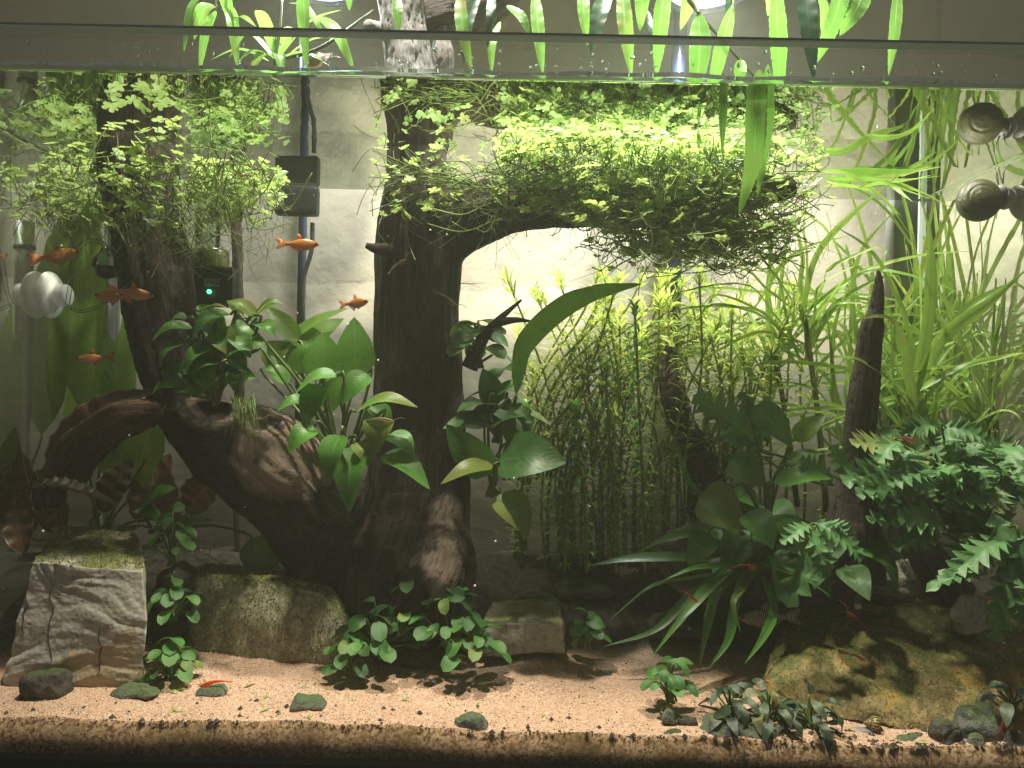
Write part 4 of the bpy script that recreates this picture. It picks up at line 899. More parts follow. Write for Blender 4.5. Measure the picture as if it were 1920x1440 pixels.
# ================================================================== STEM PLANT THICKET
def stem_plant(path, label, group, whorl=4, ll=(.0095, .0145), gap=.0056, wd=.0020, mat='rotala', start=.05, bend=.25):
    p = spline(path, 40); root = thing('stem_plant', p[0], label, 'plant', group); mb = MB(); tube(mb, p, np.linspace(.0011, .0007, 40), 5); mb.build('stem', M['rstem'], root)
    L = np.concatenate([[0], np.cumsum(np.linalg.norm(np.diff(p, axis=0), axis=1))]); lv = MB(); s = L[-1] * start; az = random.random() * 6
    while s < L[-1]:
        q = np.array([np.interp(s, L, p[:, k]) for k in range(3)]); T = nrm(np.array([np.interp(min(s + .003, L[-1]), L, p[:, k]) for k in range(3)]) - np.array([np.interp(max(s - .003, 0), L, p[:, k]) for k in range(3)]))
        f = s / L[-1]; x = nrm(np.cross(T, (.3, .9, .1))); y = np.cross(T, x)
        tip = f > .93
        for k in range(whorl):
            a = az + k * 2 * math.pi / whorl + random.uniform(-.3, .3); d = x * math.cos(a) + y * math.sin(a); l_ = random.uniform(*ll) * (.55 + .6 * min(1, f * 2.5)) * (.75 if tip else 1)
            u0 = .35 + random.uniform(-.2, .25) + (1.2 if tip else 0); e = q + nrm(d + T * u0) * l_ * .55; e2 = q + nrm(d + T * (u0 - bend)) * l_
            blade(lv, [q, e, e2], nrm(T + d * -.2), wd * random.uniform(.8, 1.25), 'lance', .15, k=5, across=3, rnd=random.random())
        az += .8; s += gap * random.uniform(.75, 1.3) * (.5 if tip else 1)
    tag(lv.build('leaf_whorls', M[mat], root), None, None, None, 'stuff'); return root
SG = 'yellow-green stem plants in the thicket'
SL = 'yellow-green stem plant with narrow whorled leaves in the thicket right of the stump'
for k in range(74):
    x0 = random.uniform(965, 1430); d = random.uniform(.475, .54); lean = random.uniform(-110, 130); tipy = random.triangular(475, 820, 560) + max(0, (x0 - 1300)) * .3
    tipy = max(tipy, 480); x1 = x0 + lean + (60 if x0 < 1050 else 0)
    stem_plant([P(x0, 1075 - (d - .45) * 300, d), P(x0 + lean * .1, (1075 + tipy) / 2 + 60, d), P((x0 + x1) / 2 + random.uniform(-40, 40), (1075 + tipy * 2) / 3, d), P(x1, tipy, d - .004)], SL, SG, gap=.0068)
for k in range(12):   # stems leaning up to the right under the mat
    x0 = 955 + k * 17; d = .50 + .0035 * k
    stem_plant([P(x0, 900, d), P(x0 + 50, 720, d), P(x0 + 130 + 20 * k, 600, d), P(x0 + 170 + 22 * k, 486 + 8 * k + random.uniform(-6, 40), d)], 'slanting stem plant leaning up under the pennywort mat', 'slanting stem plants under the mat', gap=.0065, ll=(.009, .013))
for x, y, d, lb in ((1080, 760, .455, 'dark stem plant with drooping whorls standing in front of the thicket'), (1136, 690, .45, 'tallest dark feathery stem plant in front of the thicket'), (1190, 575, .46, 'dark stem plant topped by a flat star of leaves'), (1040, 870, .46, 'short dark stem plant close to the trunk')):
    stem_plant([P(x + 20, 1075, d), P(x + 16, 930, d), P(x + 4, y + 90, d), P(x, y, d)], lb, None, whorl=5, ll=(.008, .0115), gap=.0052, mat='sword', bend=.75)
for x0, tx, ty, d in ((1420, 1390, 640, .50), (1440, 1450, 600, .505), (1470, 1480, 650, .50), (1505, 1500, 690, .51), (1540, 1530, 640, .52)):
    stem_plant([P(x0, 1040, d), P(x0 + 5, 900, d), P((x0 + tx) / 2, (1040 + ty * 2) / 3, d), P(tx, ty, d)], 'fine leaved stem plant between the thicket and the spike', 'fine stem plants left of the spike', whorl=4, ll=(.005, .0085), gap=.0065, wd=.0023)

# ================================================================== RIBBON PLANTS (right)
def ribbon_plant(label, base, crown, n, length, spread, d, wd=(4, 8.5), group=None, lean=0, down=.9, stalk=True):
    root = thing('ribbon_plant', P(*base, d), label, 'plant', group)
    if stalk:
        mb = MB(); tube(mb, spline([P(*base, d), P((base[0] + crown[0]) / 2 + 4, (base[1] + crown[1]) / 2, d), P(*crown, d)], 10), np.linspace(.0020, .0017, 10), 7); mb.build('stalk', M['gstem'], root)
    n = int(n * 1.9)
    for k in range(n):
        f = (k + .5) / n * 2 - 1; an = f * spread * .85 + lean + random.uniform(-.4, .4); l_ = length * random.uniform(.55, 1.35); dd = d + random.uniform(-.035, .03); dd = np.clip(dd, DF + .02, DB - .01)
        x0, y0 = crown[0] + random.uniform(-4, 4), crown[1] + (random.uniform(-8, 130) if stalk else 0)
        x1, y1 = x0 + math.sin(an) * l_ * .55, y0 - math.cos(an) * l_ * .55; bend = down * abs(math.sin(an)) * l_ * .35 + random.uniform(-8, 30)
        x2, y2 = x0 + math.sin(an) * l_ * 1.15 + random.uniform(-40, 40), y0 - math.cos(an) * l_ * .95 + bend
        pts = [P(x0, y0, d), P(x1 * .55 + x0 * .45 + random.uniform(-6, 6), y1 * .55 + y0 * .45 - 6, d), P(x1 + random.uniform(-14, 14), y1 + random.uniform(-10, 10), (d + dd) / 2), P(x2, y2, dd), P(x2 + math.sin(an) * l_ * .18 + random.uniform(-20, 20), y2 + abs(math.sin(an)) * l_ * .12 + random.uniform(0, 26), dd)]
        for q in pts: q[2] = min(q[2], WZ - .003); q[0] = min(q[0], HX - .003)
        leaf_part(root, pts, nrm((math.cos(an) * random.uniform(-.6, .6), -.8, random.uniform(.1, .8))), pxm(random.uniform(*wd), d), 'grass', prof='ribbon', cup=random.uniform(.1, .4), k=16, across=3, twist=random.uniform(-1.2, 1.2))
    return root
GR = 'ribbon leaved plants behind the spike'
ribbon_plant('ribbon leaved plant left of the spike with a tall dark stalk', (1550, 960), (1508, 590), 12, 250, 1.25, .475, group=GR)
ribbon_plant('ribbon leaved plant on a dark stalk between thicket and spike', (1495, 950), (1448, 640), 10, 240, 1.2, .50, group=GR)
ribbon_plant('ribbon leaved plant just right of the spike on twin stalks', (1712, 850), (1712, 790), 16, 300, 1.3, .455, (4.5, 9), GR)
ribbon_plant('tall ribbon leaved plant in the back corner', (1730, 950), (1735, 740), 14, 420, 1.0, .51, (4.5, 9), GR)
ribbon_plant('ribbon leaved plant above the lobed fern', (1870, 900), (1862, 760), 14, 300, 1.3, .46, (4.5, 9), GR, lean=-.15)
ribbon_plant('ribbon leaved plant near the side pane', (1830, 860), (1800, 690), 12, 300, 1.25, .50, (4.5, 9), GR)
ribbon_plant('ribbon leaved plant low behind the spike', (1600, 960), (1590, 800), 12, 320, .8, .49, (4.5, 9), GR)
ribbon_plant('ribbon leaved plant with long leaves sweeping up to the surface', (1650, 900), (1640, 720), 10, 460, .85, .52, (4.5, 9), GR, lean=.25)
# the long leaves that cross the scene, one by one
rt = thing('ribbon_plant', P(1712, 850, .43), 'ribbon leaved plant whose leaf folds over the spike', 'plant', GR)
for pts, wd, nn in (([(1714, 770, .43), (1690, 640, .428), (1660, 596, .425), (1600, 600, .42)], 20, (-.2, -.7, .8)), ([(1706, 745, .432), (1650, 700, .425), (1600, 672, .42), (1560, 674, .42)], 15, (0, -.6, 1)), ([(1716, 740, .435), (1740, 600, .43), (1745, 500, .43), (1742, 400, .43)], 22, (-.3, -1, 0)),
                    ([(1712, 740, .435), (1760, 640, .43), (1850, 570, .425), (1930, 500, .42)], 24, (.3, -.8, .4)), ([(1716, 735, .44), (1800, 690, .43), (1880, 670, .425), (1930, 660, .42)], 14, (0, -.7, .8)), ([(1720, 745, .45), (1700, 610, .455), (1640, 480, .46), (1560, 420, .465)], 14, (.2, -1, .3)),
                    ([(1500, 600, .47), (1530, 480, .47), (1600, 400, .475), (1690, 325, .48)], 13, (.2, -1, .3)), ([(1510, 610, .48), (1600, 520, .475), (1720, 480, .47), (1840, 470, .46)], 9, (0, -.8, .6)), ([(1715, 760, .45), (1790, 600, .45), (1880, 540, .445), (1930, 530, .44)], 13, (.1, -.8, .5)),
                    ([(1450, 650, .49), (1440, 540, .49), (1500, 470, .485), (1600, 440, .48)], 11, (.2, -1, .4)), ([(1860, 770, .455), (1800, 640, .455), (1770, 560, .46), (1700, 500, .465)], 12, (-.2, -1, .3)), ([(1860, 770, .45), (1820, 700, .44), (1760, 690, .435), (1700, 700, .43)], 12, (0, -.7, .8)),
                    ([(1640, 760, .47), (1600, 600, .47), (1610, 480, .47), (1690, 380, .47)], 12, (.2, -1, .2)), ([(1590, 820, .47), (1560, 700, .468), (1566, 600, .466), (1600, 520, .466)], 17, (.6, -.7, .5)), ([(1575, 840, .47), (1560, 740, .468), (1555, 640, .466), (1545, 560, .466)], 16, (.6, -.7, .5))):
    leaf_part(rt, [P(*q) for q in pts], nn, pxm(wd, .43), 'grass', prof='ribbon', cup=.3, k=22, across=3)
# loose leaves drifting under the surface
rt = thing('ribbon_plant', P(1590, 300, .48), 'tangle of ribbon leaves drifting just under the surface in the corner', 'plant')
for k in range(9):
    x, y, d = random.uniform(1500, 1640), random.uniform(305, 360), random.uniform(.45, .52); l_ = random.uniform(120, 230); an = random.uniform(-.25, .75)
    pts = [P(x, y, d), P(x + l_ * .3, y + math.sin(an) * l_ * .1 - 8, d), P(x + l_ * .65, y + math.sin(an) * l_ * .45, d), P(x + l_, y + math.sin(an) * l_ + random.uniform(-10, 22), d + random.uniform(-.02, .02))]
    for q in pts: q[2] = min(q[2], WZ - .003); q[0] = min(q[0], HX - .003)
    leaf_part(rt, pts, (random.uniform(-.3, .3), -.8, .8), pxm(random.uniform(10, 19), d), 'grass', prof='lance', cup=.2, k=14, across=3, twist=random.uniform(-1, 1))

# ================================================================== STRAP LEAVES in front of the dark mass
rt = thing('strap_leaf_plant', P(1400, 1070, .425), 'dark green strap leaved plant drooping onto the sand', 'plant')
for pts, wd in (([(1400, 1040, .425), (1350, 1080, .41), (1290, 1145, .395), (1222, 1232, .385)], 22), ([(1380, 1060, .43), (1300, 1110, .415), (1230, 1180, .405), (1130, 1213, .40)], 17), ([(1395, 1060, .425), (1345, 1110, .41), (1325, 1180, .40), (1312, 1250, .392)], 19),
                ([(1400, 1070, .42), (1378, 1130, .405), (1365, 1200, .395), (1325, 1258, .388)], 18), ([(1430, 1080, .42), (1450, 1140, .405), (1430, 1195, .395), (1396, 1245, .388)], 18), ([(1380, 1070, .435), (1290, 1085, .42), (1220, 1100, .41), (1140, 1165, .405)], 9),
                ([(1380, 1050, .44), (1280, 1045, .43), (1180, 1048, .425), (1100, 1062, .42)], 24), ([(1390, 1040, .44), (1330, 1000, .43), (1250, 1010, .42), (1190, 1040, .42)], 20), ([(1400, 1050, .43), (1440, 1060, .41), (1500, 1080, .40), (1560, 1120, .395)], 16),
                ([(1400, 1040, .43), (1420, 990, .415), (1480, 970, .41), (1540, 990, .405)], 16), ([(1390, 1050, .43), (1340, 960, .43), (1290, 900, .43), (1262, 800, .435)], 16), ([(1400, 1050, .425), (1350, 1060, .405), (1300, 1065, .395), (1240, 1090, .39)], 13), ([(1420, 1060, .43), (1395, 1100, .41), (1375, 1130, .40), (1390, 1190, .395)], 14)):
    leaf_part(rt, [P(*q) for q in pts], (random.uniform(-.3, .3), -.7, .8), pxm(wd, .40), 'strap', prof='ribbon', cup=.25, k=20, across=3, rnd=random.random())

# ================================================================== LOBED FERN LEAVES (right front)
def lobed(mb, path, n, width, lobes=6, depth=.70, rnd=None):
    k = lobes * 4 + 1; p = spline(path, k); T = np.gradient(p, axis=0); T /= np.linalg.norm(T, axis=1, keepdims=True); v = np.linspace(0, 1, k); n = nrm(n)
    env = np.sin(np.pi * np.clip(v, 0, 1) ** .75) ** .6 * width * .5; V = []; uv = []; ph = random.random() * 6
    for i in range(k):
        s = nrm(np.cross(T[i], n)); nn = np.cross(s, T[i]); ph_ = (v[i] * lobes) % 1.0
        saw = 1 - depth * (1 - math.sin(math.pi * min(1, ph_ * 1.15)) ** .5) if 0 < i < k - 1 else .1
        small = 1 + .10 * (-1) ** i; sweep = T[i] * env[i] * .55
        for u in (-1, -.5, -.12, .12, .5, 1):
            ww = env[i] * (saw * small if abs(u) == 1 else (min(saw, .5) / .5 * .5 + .02 if abs(u) == .5 else 1)); uu = math.copysign(1, u) * (1 if abs(u) == 1 else 1 if abs(u) == .5 else .12)
            if abs(u) == .5: ww = env[i] * saw * .5
            V.append(p[i] + s * uu * ww + sweep * abs(u) * saw + nn * env[i] * (.18 * abs(u) + .16 * abs(u) * math.sin(v[i] * 9 + ph + (u > 0) * 2))); uv.append(((u + 1) / 2, v[i]))
    mb.add(V, grid_faces(6, k), uv, rnd); return mb
def lobed_plant(label, base, leaves, name='lobed_fern'):
    b0 = P(*base); root = thing(name, b0, label, 'plant')
    for (x0, y0), (x1, y1), wd, d0, d1, bz, nn in leaves:
        p0, p1 = P(x0, y0, d0), P(x1, y1, d1); mb = MB(); lobed(mb, arc(p0, p1, np.array(nrm(nn)) * pxm(bz, d0)), nn, pxm(wd, d0), random.choice((5, 6, 7))); lf = mb.build('leaf', M['fern'], root)
        mb = MB(); tube(mb, spline([b0 + rng.normal(0, .002, 3), (b0 + p0) / 2 + rng.normal(0, .003, 3), p0, p0 * .85 + p1 * .15], 9), np.linspace(.0009, .0005, 9), 5); mb.build('petiole', M['petiole'], lf)
    return root
LV = [((1895, 1010), (1770, 1085), 62, .372, .365, 16, (0, -.6, .9)), ((1890, 1040), (1862, 1205), 66, .37, .362, 14, (-.1, -.9, .4)), ((1905, 985), (1925, 1130), 60, .37, .365, 12, (-.3, -.9, .4)), ((1880, 1030), (1735, 1110), 44, .372, .366, 14, (0, -.5, 1)),
      ((1860, 960), (1900, 1100), 64, .378, .368, 14, (-.2, -.9, .5)), ((1850, 1075), (1745, 1100), 40, .368, .362, 12, (.1, -.5, 1)), ((1875, 1080), (1920, 1170), 46, .365, .36, 10, (-.2, -.8, .6))]
for k in range(84):
    x, y = random.uniform(1650, 1930), random.triangular(775, 1010, 870); an = random.uniform(-2.2, 1.2); l_ = random.uniform(60, 112); d = random.uniform(.385, .44)
    LV.append(((x, y), (x + math.sin(an) * l_, y + abs(math.cos(an)) * l_ * .75 - 12), random.uniform(46, 74), d, d - random.uniform(.004, .016), random.uniform(6, 18), (random.uniform(-.5, .4), -.75, random.uniform(.3, 1.1))))
lobed_plant('bushy lobed fern spilling over the right end of the tank', (1850, 1030, .415), LV)
lobed_plant('drooping lobed fern sprig in front of the spike foot', (1540, 1010, .395), [((1530, 985), (1476, 1140), 70, .388, .378, 14, (-.1, -.9, .5)), ((1530, 982), (1615, 1052), 62, .388, .378, 14, (.1, -.7, .8)), ((1515, 990), (1550, 1085), 54, .386, .378, 10, (0, -.9, .5)),
    ((1545, 985), (1590, 1000), 40, .39, .382, 10, (0, -.6, 1)), ((1520, 985), (1465, 1020), 40, .388, .382, 10, (0, -.6, .9))], 'lobed_sprig')
lobed_plant('dark lobed sprig leaning over the crooked root', (1440, 850, .435), [((1430, 835), (1300, 742), 84, .43, .43, 8, (0, -1, .3)), ((1420, 850), (1355, 820), 50, .43, .425, 8, (0, -.8, .6)), ((1440, 830), (1385, 735), 46, .432, .435, 6, (.1, -1, .3)), ((1590, 905), (1560, 835), 50, .41, .41, 6, C_), ((1560, 910), (1500, 860), 50, .41, .41, 6, C_)], 'lobed_sprig')

# ================================================================== LEAVES ABOVE THE WATER
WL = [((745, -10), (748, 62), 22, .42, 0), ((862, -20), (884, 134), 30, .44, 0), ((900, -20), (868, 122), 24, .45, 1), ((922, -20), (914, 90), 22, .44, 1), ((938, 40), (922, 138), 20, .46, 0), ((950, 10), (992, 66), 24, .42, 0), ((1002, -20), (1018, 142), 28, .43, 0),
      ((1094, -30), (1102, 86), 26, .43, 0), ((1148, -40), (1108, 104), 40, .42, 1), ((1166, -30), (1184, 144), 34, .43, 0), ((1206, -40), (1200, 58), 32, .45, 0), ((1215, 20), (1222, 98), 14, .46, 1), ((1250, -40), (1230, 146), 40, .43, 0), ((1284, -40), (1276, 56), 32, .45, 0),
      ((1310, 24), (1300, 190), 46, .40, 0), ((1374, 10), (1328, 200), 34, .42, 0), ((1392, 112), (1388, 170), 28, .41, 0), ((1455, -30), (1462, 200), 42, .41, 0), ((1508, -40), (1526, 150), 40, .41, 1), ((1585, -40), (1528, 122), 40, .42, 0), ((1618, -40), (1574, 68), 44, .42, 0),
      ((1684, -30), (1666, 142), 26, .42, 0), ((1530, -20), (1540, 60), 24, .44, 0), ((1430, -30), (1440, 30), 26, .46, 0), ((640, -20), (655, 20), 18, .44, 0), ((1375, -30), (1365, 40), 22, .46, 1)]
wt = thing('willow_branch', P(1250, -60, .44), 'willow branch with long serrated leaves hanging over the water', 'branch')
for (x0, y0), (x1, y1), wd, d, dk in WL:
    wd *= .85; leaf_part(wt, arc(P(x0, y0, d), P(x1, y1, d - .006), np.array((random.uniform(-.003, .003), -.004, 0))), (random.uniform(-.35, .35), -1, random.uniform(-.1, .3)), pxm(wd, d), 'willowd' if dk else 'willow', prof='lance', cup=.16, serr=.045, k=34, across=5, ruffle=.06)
for pts in ([(690, -55, .42), (950, -40, .43), (1250, -55, .44), (1700, -60, .42)], [(1290, 0, .43), (1340, 60, .43), (1420, 150, .43)], [(1380, -50, .45), (1375, 0, .45), (1374, 20, .42)], [(1310, 26, .40), (1300, 5, .42), (1290, 0, .43)]):
    mb = MB(); tube(mb, spline([P(*q) for q in pts], 16), np.linspace(.0011, .0007, 16), 6); mb.build('twig', M['twig'], wt)
GW = 'willow leaves dipping into the water'
for k, (pts, wd, lb) in enumerate((([(1424, 130, .365), (1418, 200, .362), (1412, 300, .36), (1385, 405, .36)], 44, 'broad bright willow leaf dipping into the water by the front glass'), ([(1440, 120, .375), (1436, 230, .372), (1420, 370, .372)], 34, 'darker willow leaf hanging just behind the broad dipped leaf'),
                                  ([(1355, 135, .37), (1355, 200, .368), (1354, 290, .368)], 20, 'narrow dark green leaf tip dipping into the water above the mat'), ([(1309, 240, .40), (1310, 265, .40), (1309, 285, .40)], 9, 'tiny green leaf sliver floating above the mat'))):
    rt = thing('dipped_leaf', P(*pts[0]), lb, 'leaf', GW); leaf_part(rt, [P(*q) for q in pts], (random.uniform(-.2, .2), -1, .1), pxm(wd * .9, .365), 'willow', prof='lance', cup=.14, serr=.04, k=34, across=5, name='blade')
# brightly lit rosette under the first lamp
def bright_plant():
    LB = [((515, 112), (430, 62), 34, .47, .462), ((512, 110), (440, 125), 30, .47, .462), ((520, 105), (478, 20), 26, .47, .475), ((525, 108), (640, 18), 32, .47, .47), ((522, 115), (620, 125), 26, .47, .462), ((518, 112), (470, 132), 24, .47, .46), ((520, 108), (560, 60), 28, .475, .48), ((505, 115), (395, 112), 26, .48, .475), ((530, 112), (650, 75), 24, .48, .48), ((520, 110), (530, 138), 24, .468, .46),
          ((376, -10), (345, 98), 24, .44, .435), ((402, 10), (364, 75), 30, .45, .44), ((405, 20), (374, 138), 22, .455, .45), ((432, 10), (446, 130), 22, .455, .45), ((415, -20), (438, 60), 26, .46, .45), ((568, -30), (576, 136), 30, .43, .425), ((596, 30), (664, 132), 26, .45, .44), ((540, 5), (610, 70), 20, .455, .45), ((425, 55), (480, 50), 18, .46, .45), ((490, 60), (430, 110), 18, .45, .44)]
    rt = thing('overhanging_plant', P(517, 150, .47), 'brightly lit leafy plant growing above the water under the lamp', 'plant')
    for (x0, y0), (x1, y1), wd, d0, d1 in LB:
        nn = (random.uniform(-.4, .4), -.5, 1) if abs(x1 - x0) > abs(y1 - y0) else (random.uniform(-.5, .5), -1, .3)
        p0, p1 = P(x0, y0, d0), P(x1, y1, d1); leaf_part(rt, arc(p0, p1, (0, -.002, .006)), nn, pxm(wd, d0), 'willow', prof='lance', cup=.2, serr=.03, k=24, across=5)
    for pts in ([(517, 175, .47), (516, 110, .47), (524, 60, .47), (528, -10, .47)], [(405, -40, .45), (404, 15, .45)], [(430, -40, .455), (432, 12, .455)], [(568, -60, .43), (568, -28, .43)], [(516, 112, .47), (600, 90, .46), (700, 20, .46)]):
        mb = MB(); tube(mb, spline([P(*q) for q in pts], 12), np.linspace(.0013, .0009, 12), 6); mb.build('twig', M['twig'], rt)
    lf = thing('fallen_leaf', P(598, 128, .47), 'yellow and red fallen leaf lying at the water line', 'leaf')
    leaf_part(lf, arc(P(580, 132, .46), P(640, 108, .47), (0, 0, .004)), (.2, -.6, .9), pxm(34, .46), 'crypt', prof='ovate', cup=.3, ruffle=.2, name='blade')
bright_plant()

# ================================================================== EQUIPMENT
for k, (lx, ly, lz, pw) in enumerate(LAMPS):
    rt = thing('lamp', (lx, ly, lz + .02), ('round aquarium lamp over the bright leafy plant', 'round aquarium lamp over the willow leaves with a navy stand')[k], 'lamp')
    mb = MB(); lathe(mb, [(.0005, .042), (.016, .040), (.026, .030), (.031, .012), (.032, .0045), (.030, .0045), (.027, .006)], (lx, ly, lz), (0, 0, 1), 32); hd = mb.build('hood', M['lampshell'], rt)
    mb = MB(); lathe(mb, [(.0003, .0062), (.0268, .0062), (.0268, .0075)], (lx, ly, lz), (0, 0, 1), 32); mb.build('led_panel', M['led'], hd)
    ax = P(572, 300, .575)[0] if k == 0 else P(1268, 300, .575)[0]
    mb = MB(); tube(mb, spline([(ax, .572, .10), (ax, .572, .30), (ax, .572, .44), (ax * .5 + lx * .5, .545, .485), (lx, ly, .462)], 26), .0032 if k == 0 else .0055, 10); mb.build('stand', M['navy'], rt)
for k, (lx, ly, lz, pw) in enumerate(ADDED_SPOTS):  # housings and cords for the unseen added spotlights
    rt = thing('lamp', (lx, ly, lz + .06), ('unseen cylindrical spotlight added above the leaning limb', 'unseen cylindrical spotlight added above the pennywort mat')[k], 'lamp')
    mb = MB(); lathe(mb, [(.0005, .09), (.018, .088), (.022, .08), (.022, .004), (.0195, .004), (.0195, .012)], (lx, ly, lz), (0, 0, 1), 28); mb.build('hood', M['lampshell'], rt)
    mb = MB(); tube(mb, [(lx, ly, lz + .088), (lx, ly, lz + .5)], .0015, 8); mb.build('cord', M['cable'], rt)
# grey strip standing in for a shadow band behind the tank corner
x0 = P(1664, 500, .56)[0]; x1 = P(1718, 500, .56)[0]
rt = thing('grey_shadow_strip', (x0, .555, -.05), 'dull grey upright strip standing in for a shadow behind the back corner of the tank', 'shadow_strip'); mb = MB(); rbox(mb, (x0, .552, -.05), (x1, .566, .305), .002)
t = NT('dull_grey_shadow_strip'); M['shadow_strip'] = t.done(t.pbr((.20, .20, .165), .7)); mb.build('shaft', M['shadow_strip'], rt)
# black probe box and its cable on the back glass
rt = thing('probe_box', P(562, 380, .54), 'black square sensor box on a cable at the back glass', 'sensor')
q0, q1 = P(518, 404, .542), P(598, 366, .542); mb = MB(); rbox(mb, (q0[0], .536, q0[2]), (q1[0], .546, WZ - .0005), .0015); mb.build('case', M['black'], rt)
mb = MB(); tube(mb, spline([P(586, 418, .543), P(584, 470, .543), P(570, 520, .544), P(568, 580, .544), P(572, 700, .544), P(566, 860, .544)], 24), .0017, 8); mb.build('cable', M['cable'], rt)
mb = MB(); tube(mb, spline([(P(582, 366, .543)[0], .540, WZ), (P(574, 300, .543)[0], .541, WZ + .02), (P(566, 200, .543)[0], .543, WZ + .05), (P(562, 120, .543)[0], .545, WZ + .10), (P(560, 0, .543)[0], .55, .46)], 20), .0017, 8); mb.build('cable', M['cable'], rt)
# black controller with green light
rt = thing('controller', P(420, 560, .525), 'black device with green light and lettering behind the leaning limb', 'device')
q0, q1 = P(352, 572, .52), P(440, 500, .52); mb = MB(); rbox(mb, (q0[0], .518, q0[2]), (q1[0], .536, q1[2]), .002); cs_ = mb.build('case', M['black'], rt)
mb = MB(); lathe(mb, [(.0003, .0), (.0014, .0), (.0016, -.0006), (.0014, -.0014), (.0003, -.0016)], P(393, 547, .5165) + (0, 0, 0), (0, 1, 0), 12); mb.build('led', M['gled'], cs_)
mb = MB(); lathe(mb, [(.0003, 0), (.0125, 0), (.0132, .002), (.0132, .012), (.0125, .014), (.0003, .014)], P(392, 505, .52), (0, 0, 1), 28); mb.build('cap', M['yellowcap'], rt)
mb = MB(); lathe(mb, [(.0075, .014), (.0080, .016), (.0080, .040), (.0070, .042), (.0003, .042)], P(388, 505, .52), (0, 0, 1), 24); mb.build('tube', M['tubeglass'], rt)
fc = bpy.data.curves.new('lettering', 'FONT'); fc.body = 'gger'; fc.size = .0068; fc.extrude = .0001; 
dg = bpy.context.evaluated_depsgraph_get(); ft = bpy.data.objects.new('lettering', fc); COL.objects.link(ft); dg.update(); lm_ = bpy.data.meshes.new_from_object(ft.evaluated_get(dg)); bpy.data.objects.remove(ft)
ft = bpy.data.objects.new('lettering', lm_); COL.objects.link(ft); ft.parent = cs_
lp = P(382, 531, .5170); ft.location = tuple(lp - wl(rt)); ft.rotation_euler = (R(90), 0, 0); lm_.materials.clear(); lm_.materials.append(M['print'])
mb = MB(); tube(mb, spline([P(384, 537, .5172), P(400, 535, .5172), P(413, 536, .5172)], 8), [.0001, .0003, .0004, .0004, .0004, .0003, .0002, .0001], 5); mb.build('swoosh', M['print'], cs_)
# white suction cup on the side glass
yc = .4717; cz = P(78, 553, yc)[2]
rt = thing('suction_cup', (-HX, yc, cz), 'white silicone suction cup on the left side glass', 'suction cup')
mb = MB(); lathe(mb, [(.0050, .0004), (.0048, .0022), (.0080, .0030), (.0142, .0034), (.0150, .0042), (.0146, .0052), (.0100, .0066), (.0062, .0078), (.0056, .0094), (.0068, .0102), (.0072, .0120), (.0070, .0150), (.0058, .0162), (.0003, .0164)], (-HX, yc, cz), (1, 0, 0), 32); mb.build('cup', M['white'], rt)
# drop checker: looped glass tube and bulb
rt = thing('drop_checker', P(190, 500, .465), 'clear glass drop checker looped beside the leaning limb', 'glassware')
mb = MB(); tube(mb, spline([P(126, 572, .468), P(131, 540, .466), P(140, 480, .465), P(165, 452, .465), P(195, 458, .465), P(208, 480, .466)], 30), .0014, 10); mb.build('tube', M['tubeglass'], rt)
mb = MB(); tube(mb, spline([P(128, 574, .468), P(150, 584, .466), P(185, 575, .466), P(205, 560, .468)], 20), .0011, 10); mb.build('tube', M['tubeglass'], rt)
mb = MB(); lathe(mb, [(.0003, -.008), (.006, -.0062), (.0085, 0), (.0072, .005), (.004, .009), (.003, .012)], P(200, 500, .466), (0, 0, 1), 24); mb.build('bulb', M['tubeglass'], rt)
mb = MB(); lathe(mb, [(.0003, -.0072), (.0054, -.0056), (.0076, 0), (.0003, .0004)], P(200, 500, .466), (0, 0, 1), 24); mb.build('fluid', M['darkgreen'], rt)
# steel intake pipe (its reflection shows in the side pane)
px0 = P(221, 400, .5); rt = thing('intake_pipe', (px0[0], .5, .04), 'grey steel intake pipe in the left corner behind the limb', 'pipe')
mb = MB(); tube(mb, spline([(px0[0], .5, .04), (px0[0], .5, .15), (px0[0], .5, .262)], 8), .0058, 16); mb.build('pipe', M['steel'], rt)
mb = MB(); lathe(mb, [(.0058, 0), (.0066, .0004), (.0066, .0028), (.0058, .0032)], (px0[0], .5, .243), (0, 0, 1), 18); mb.build('ring', M['black'], rt)

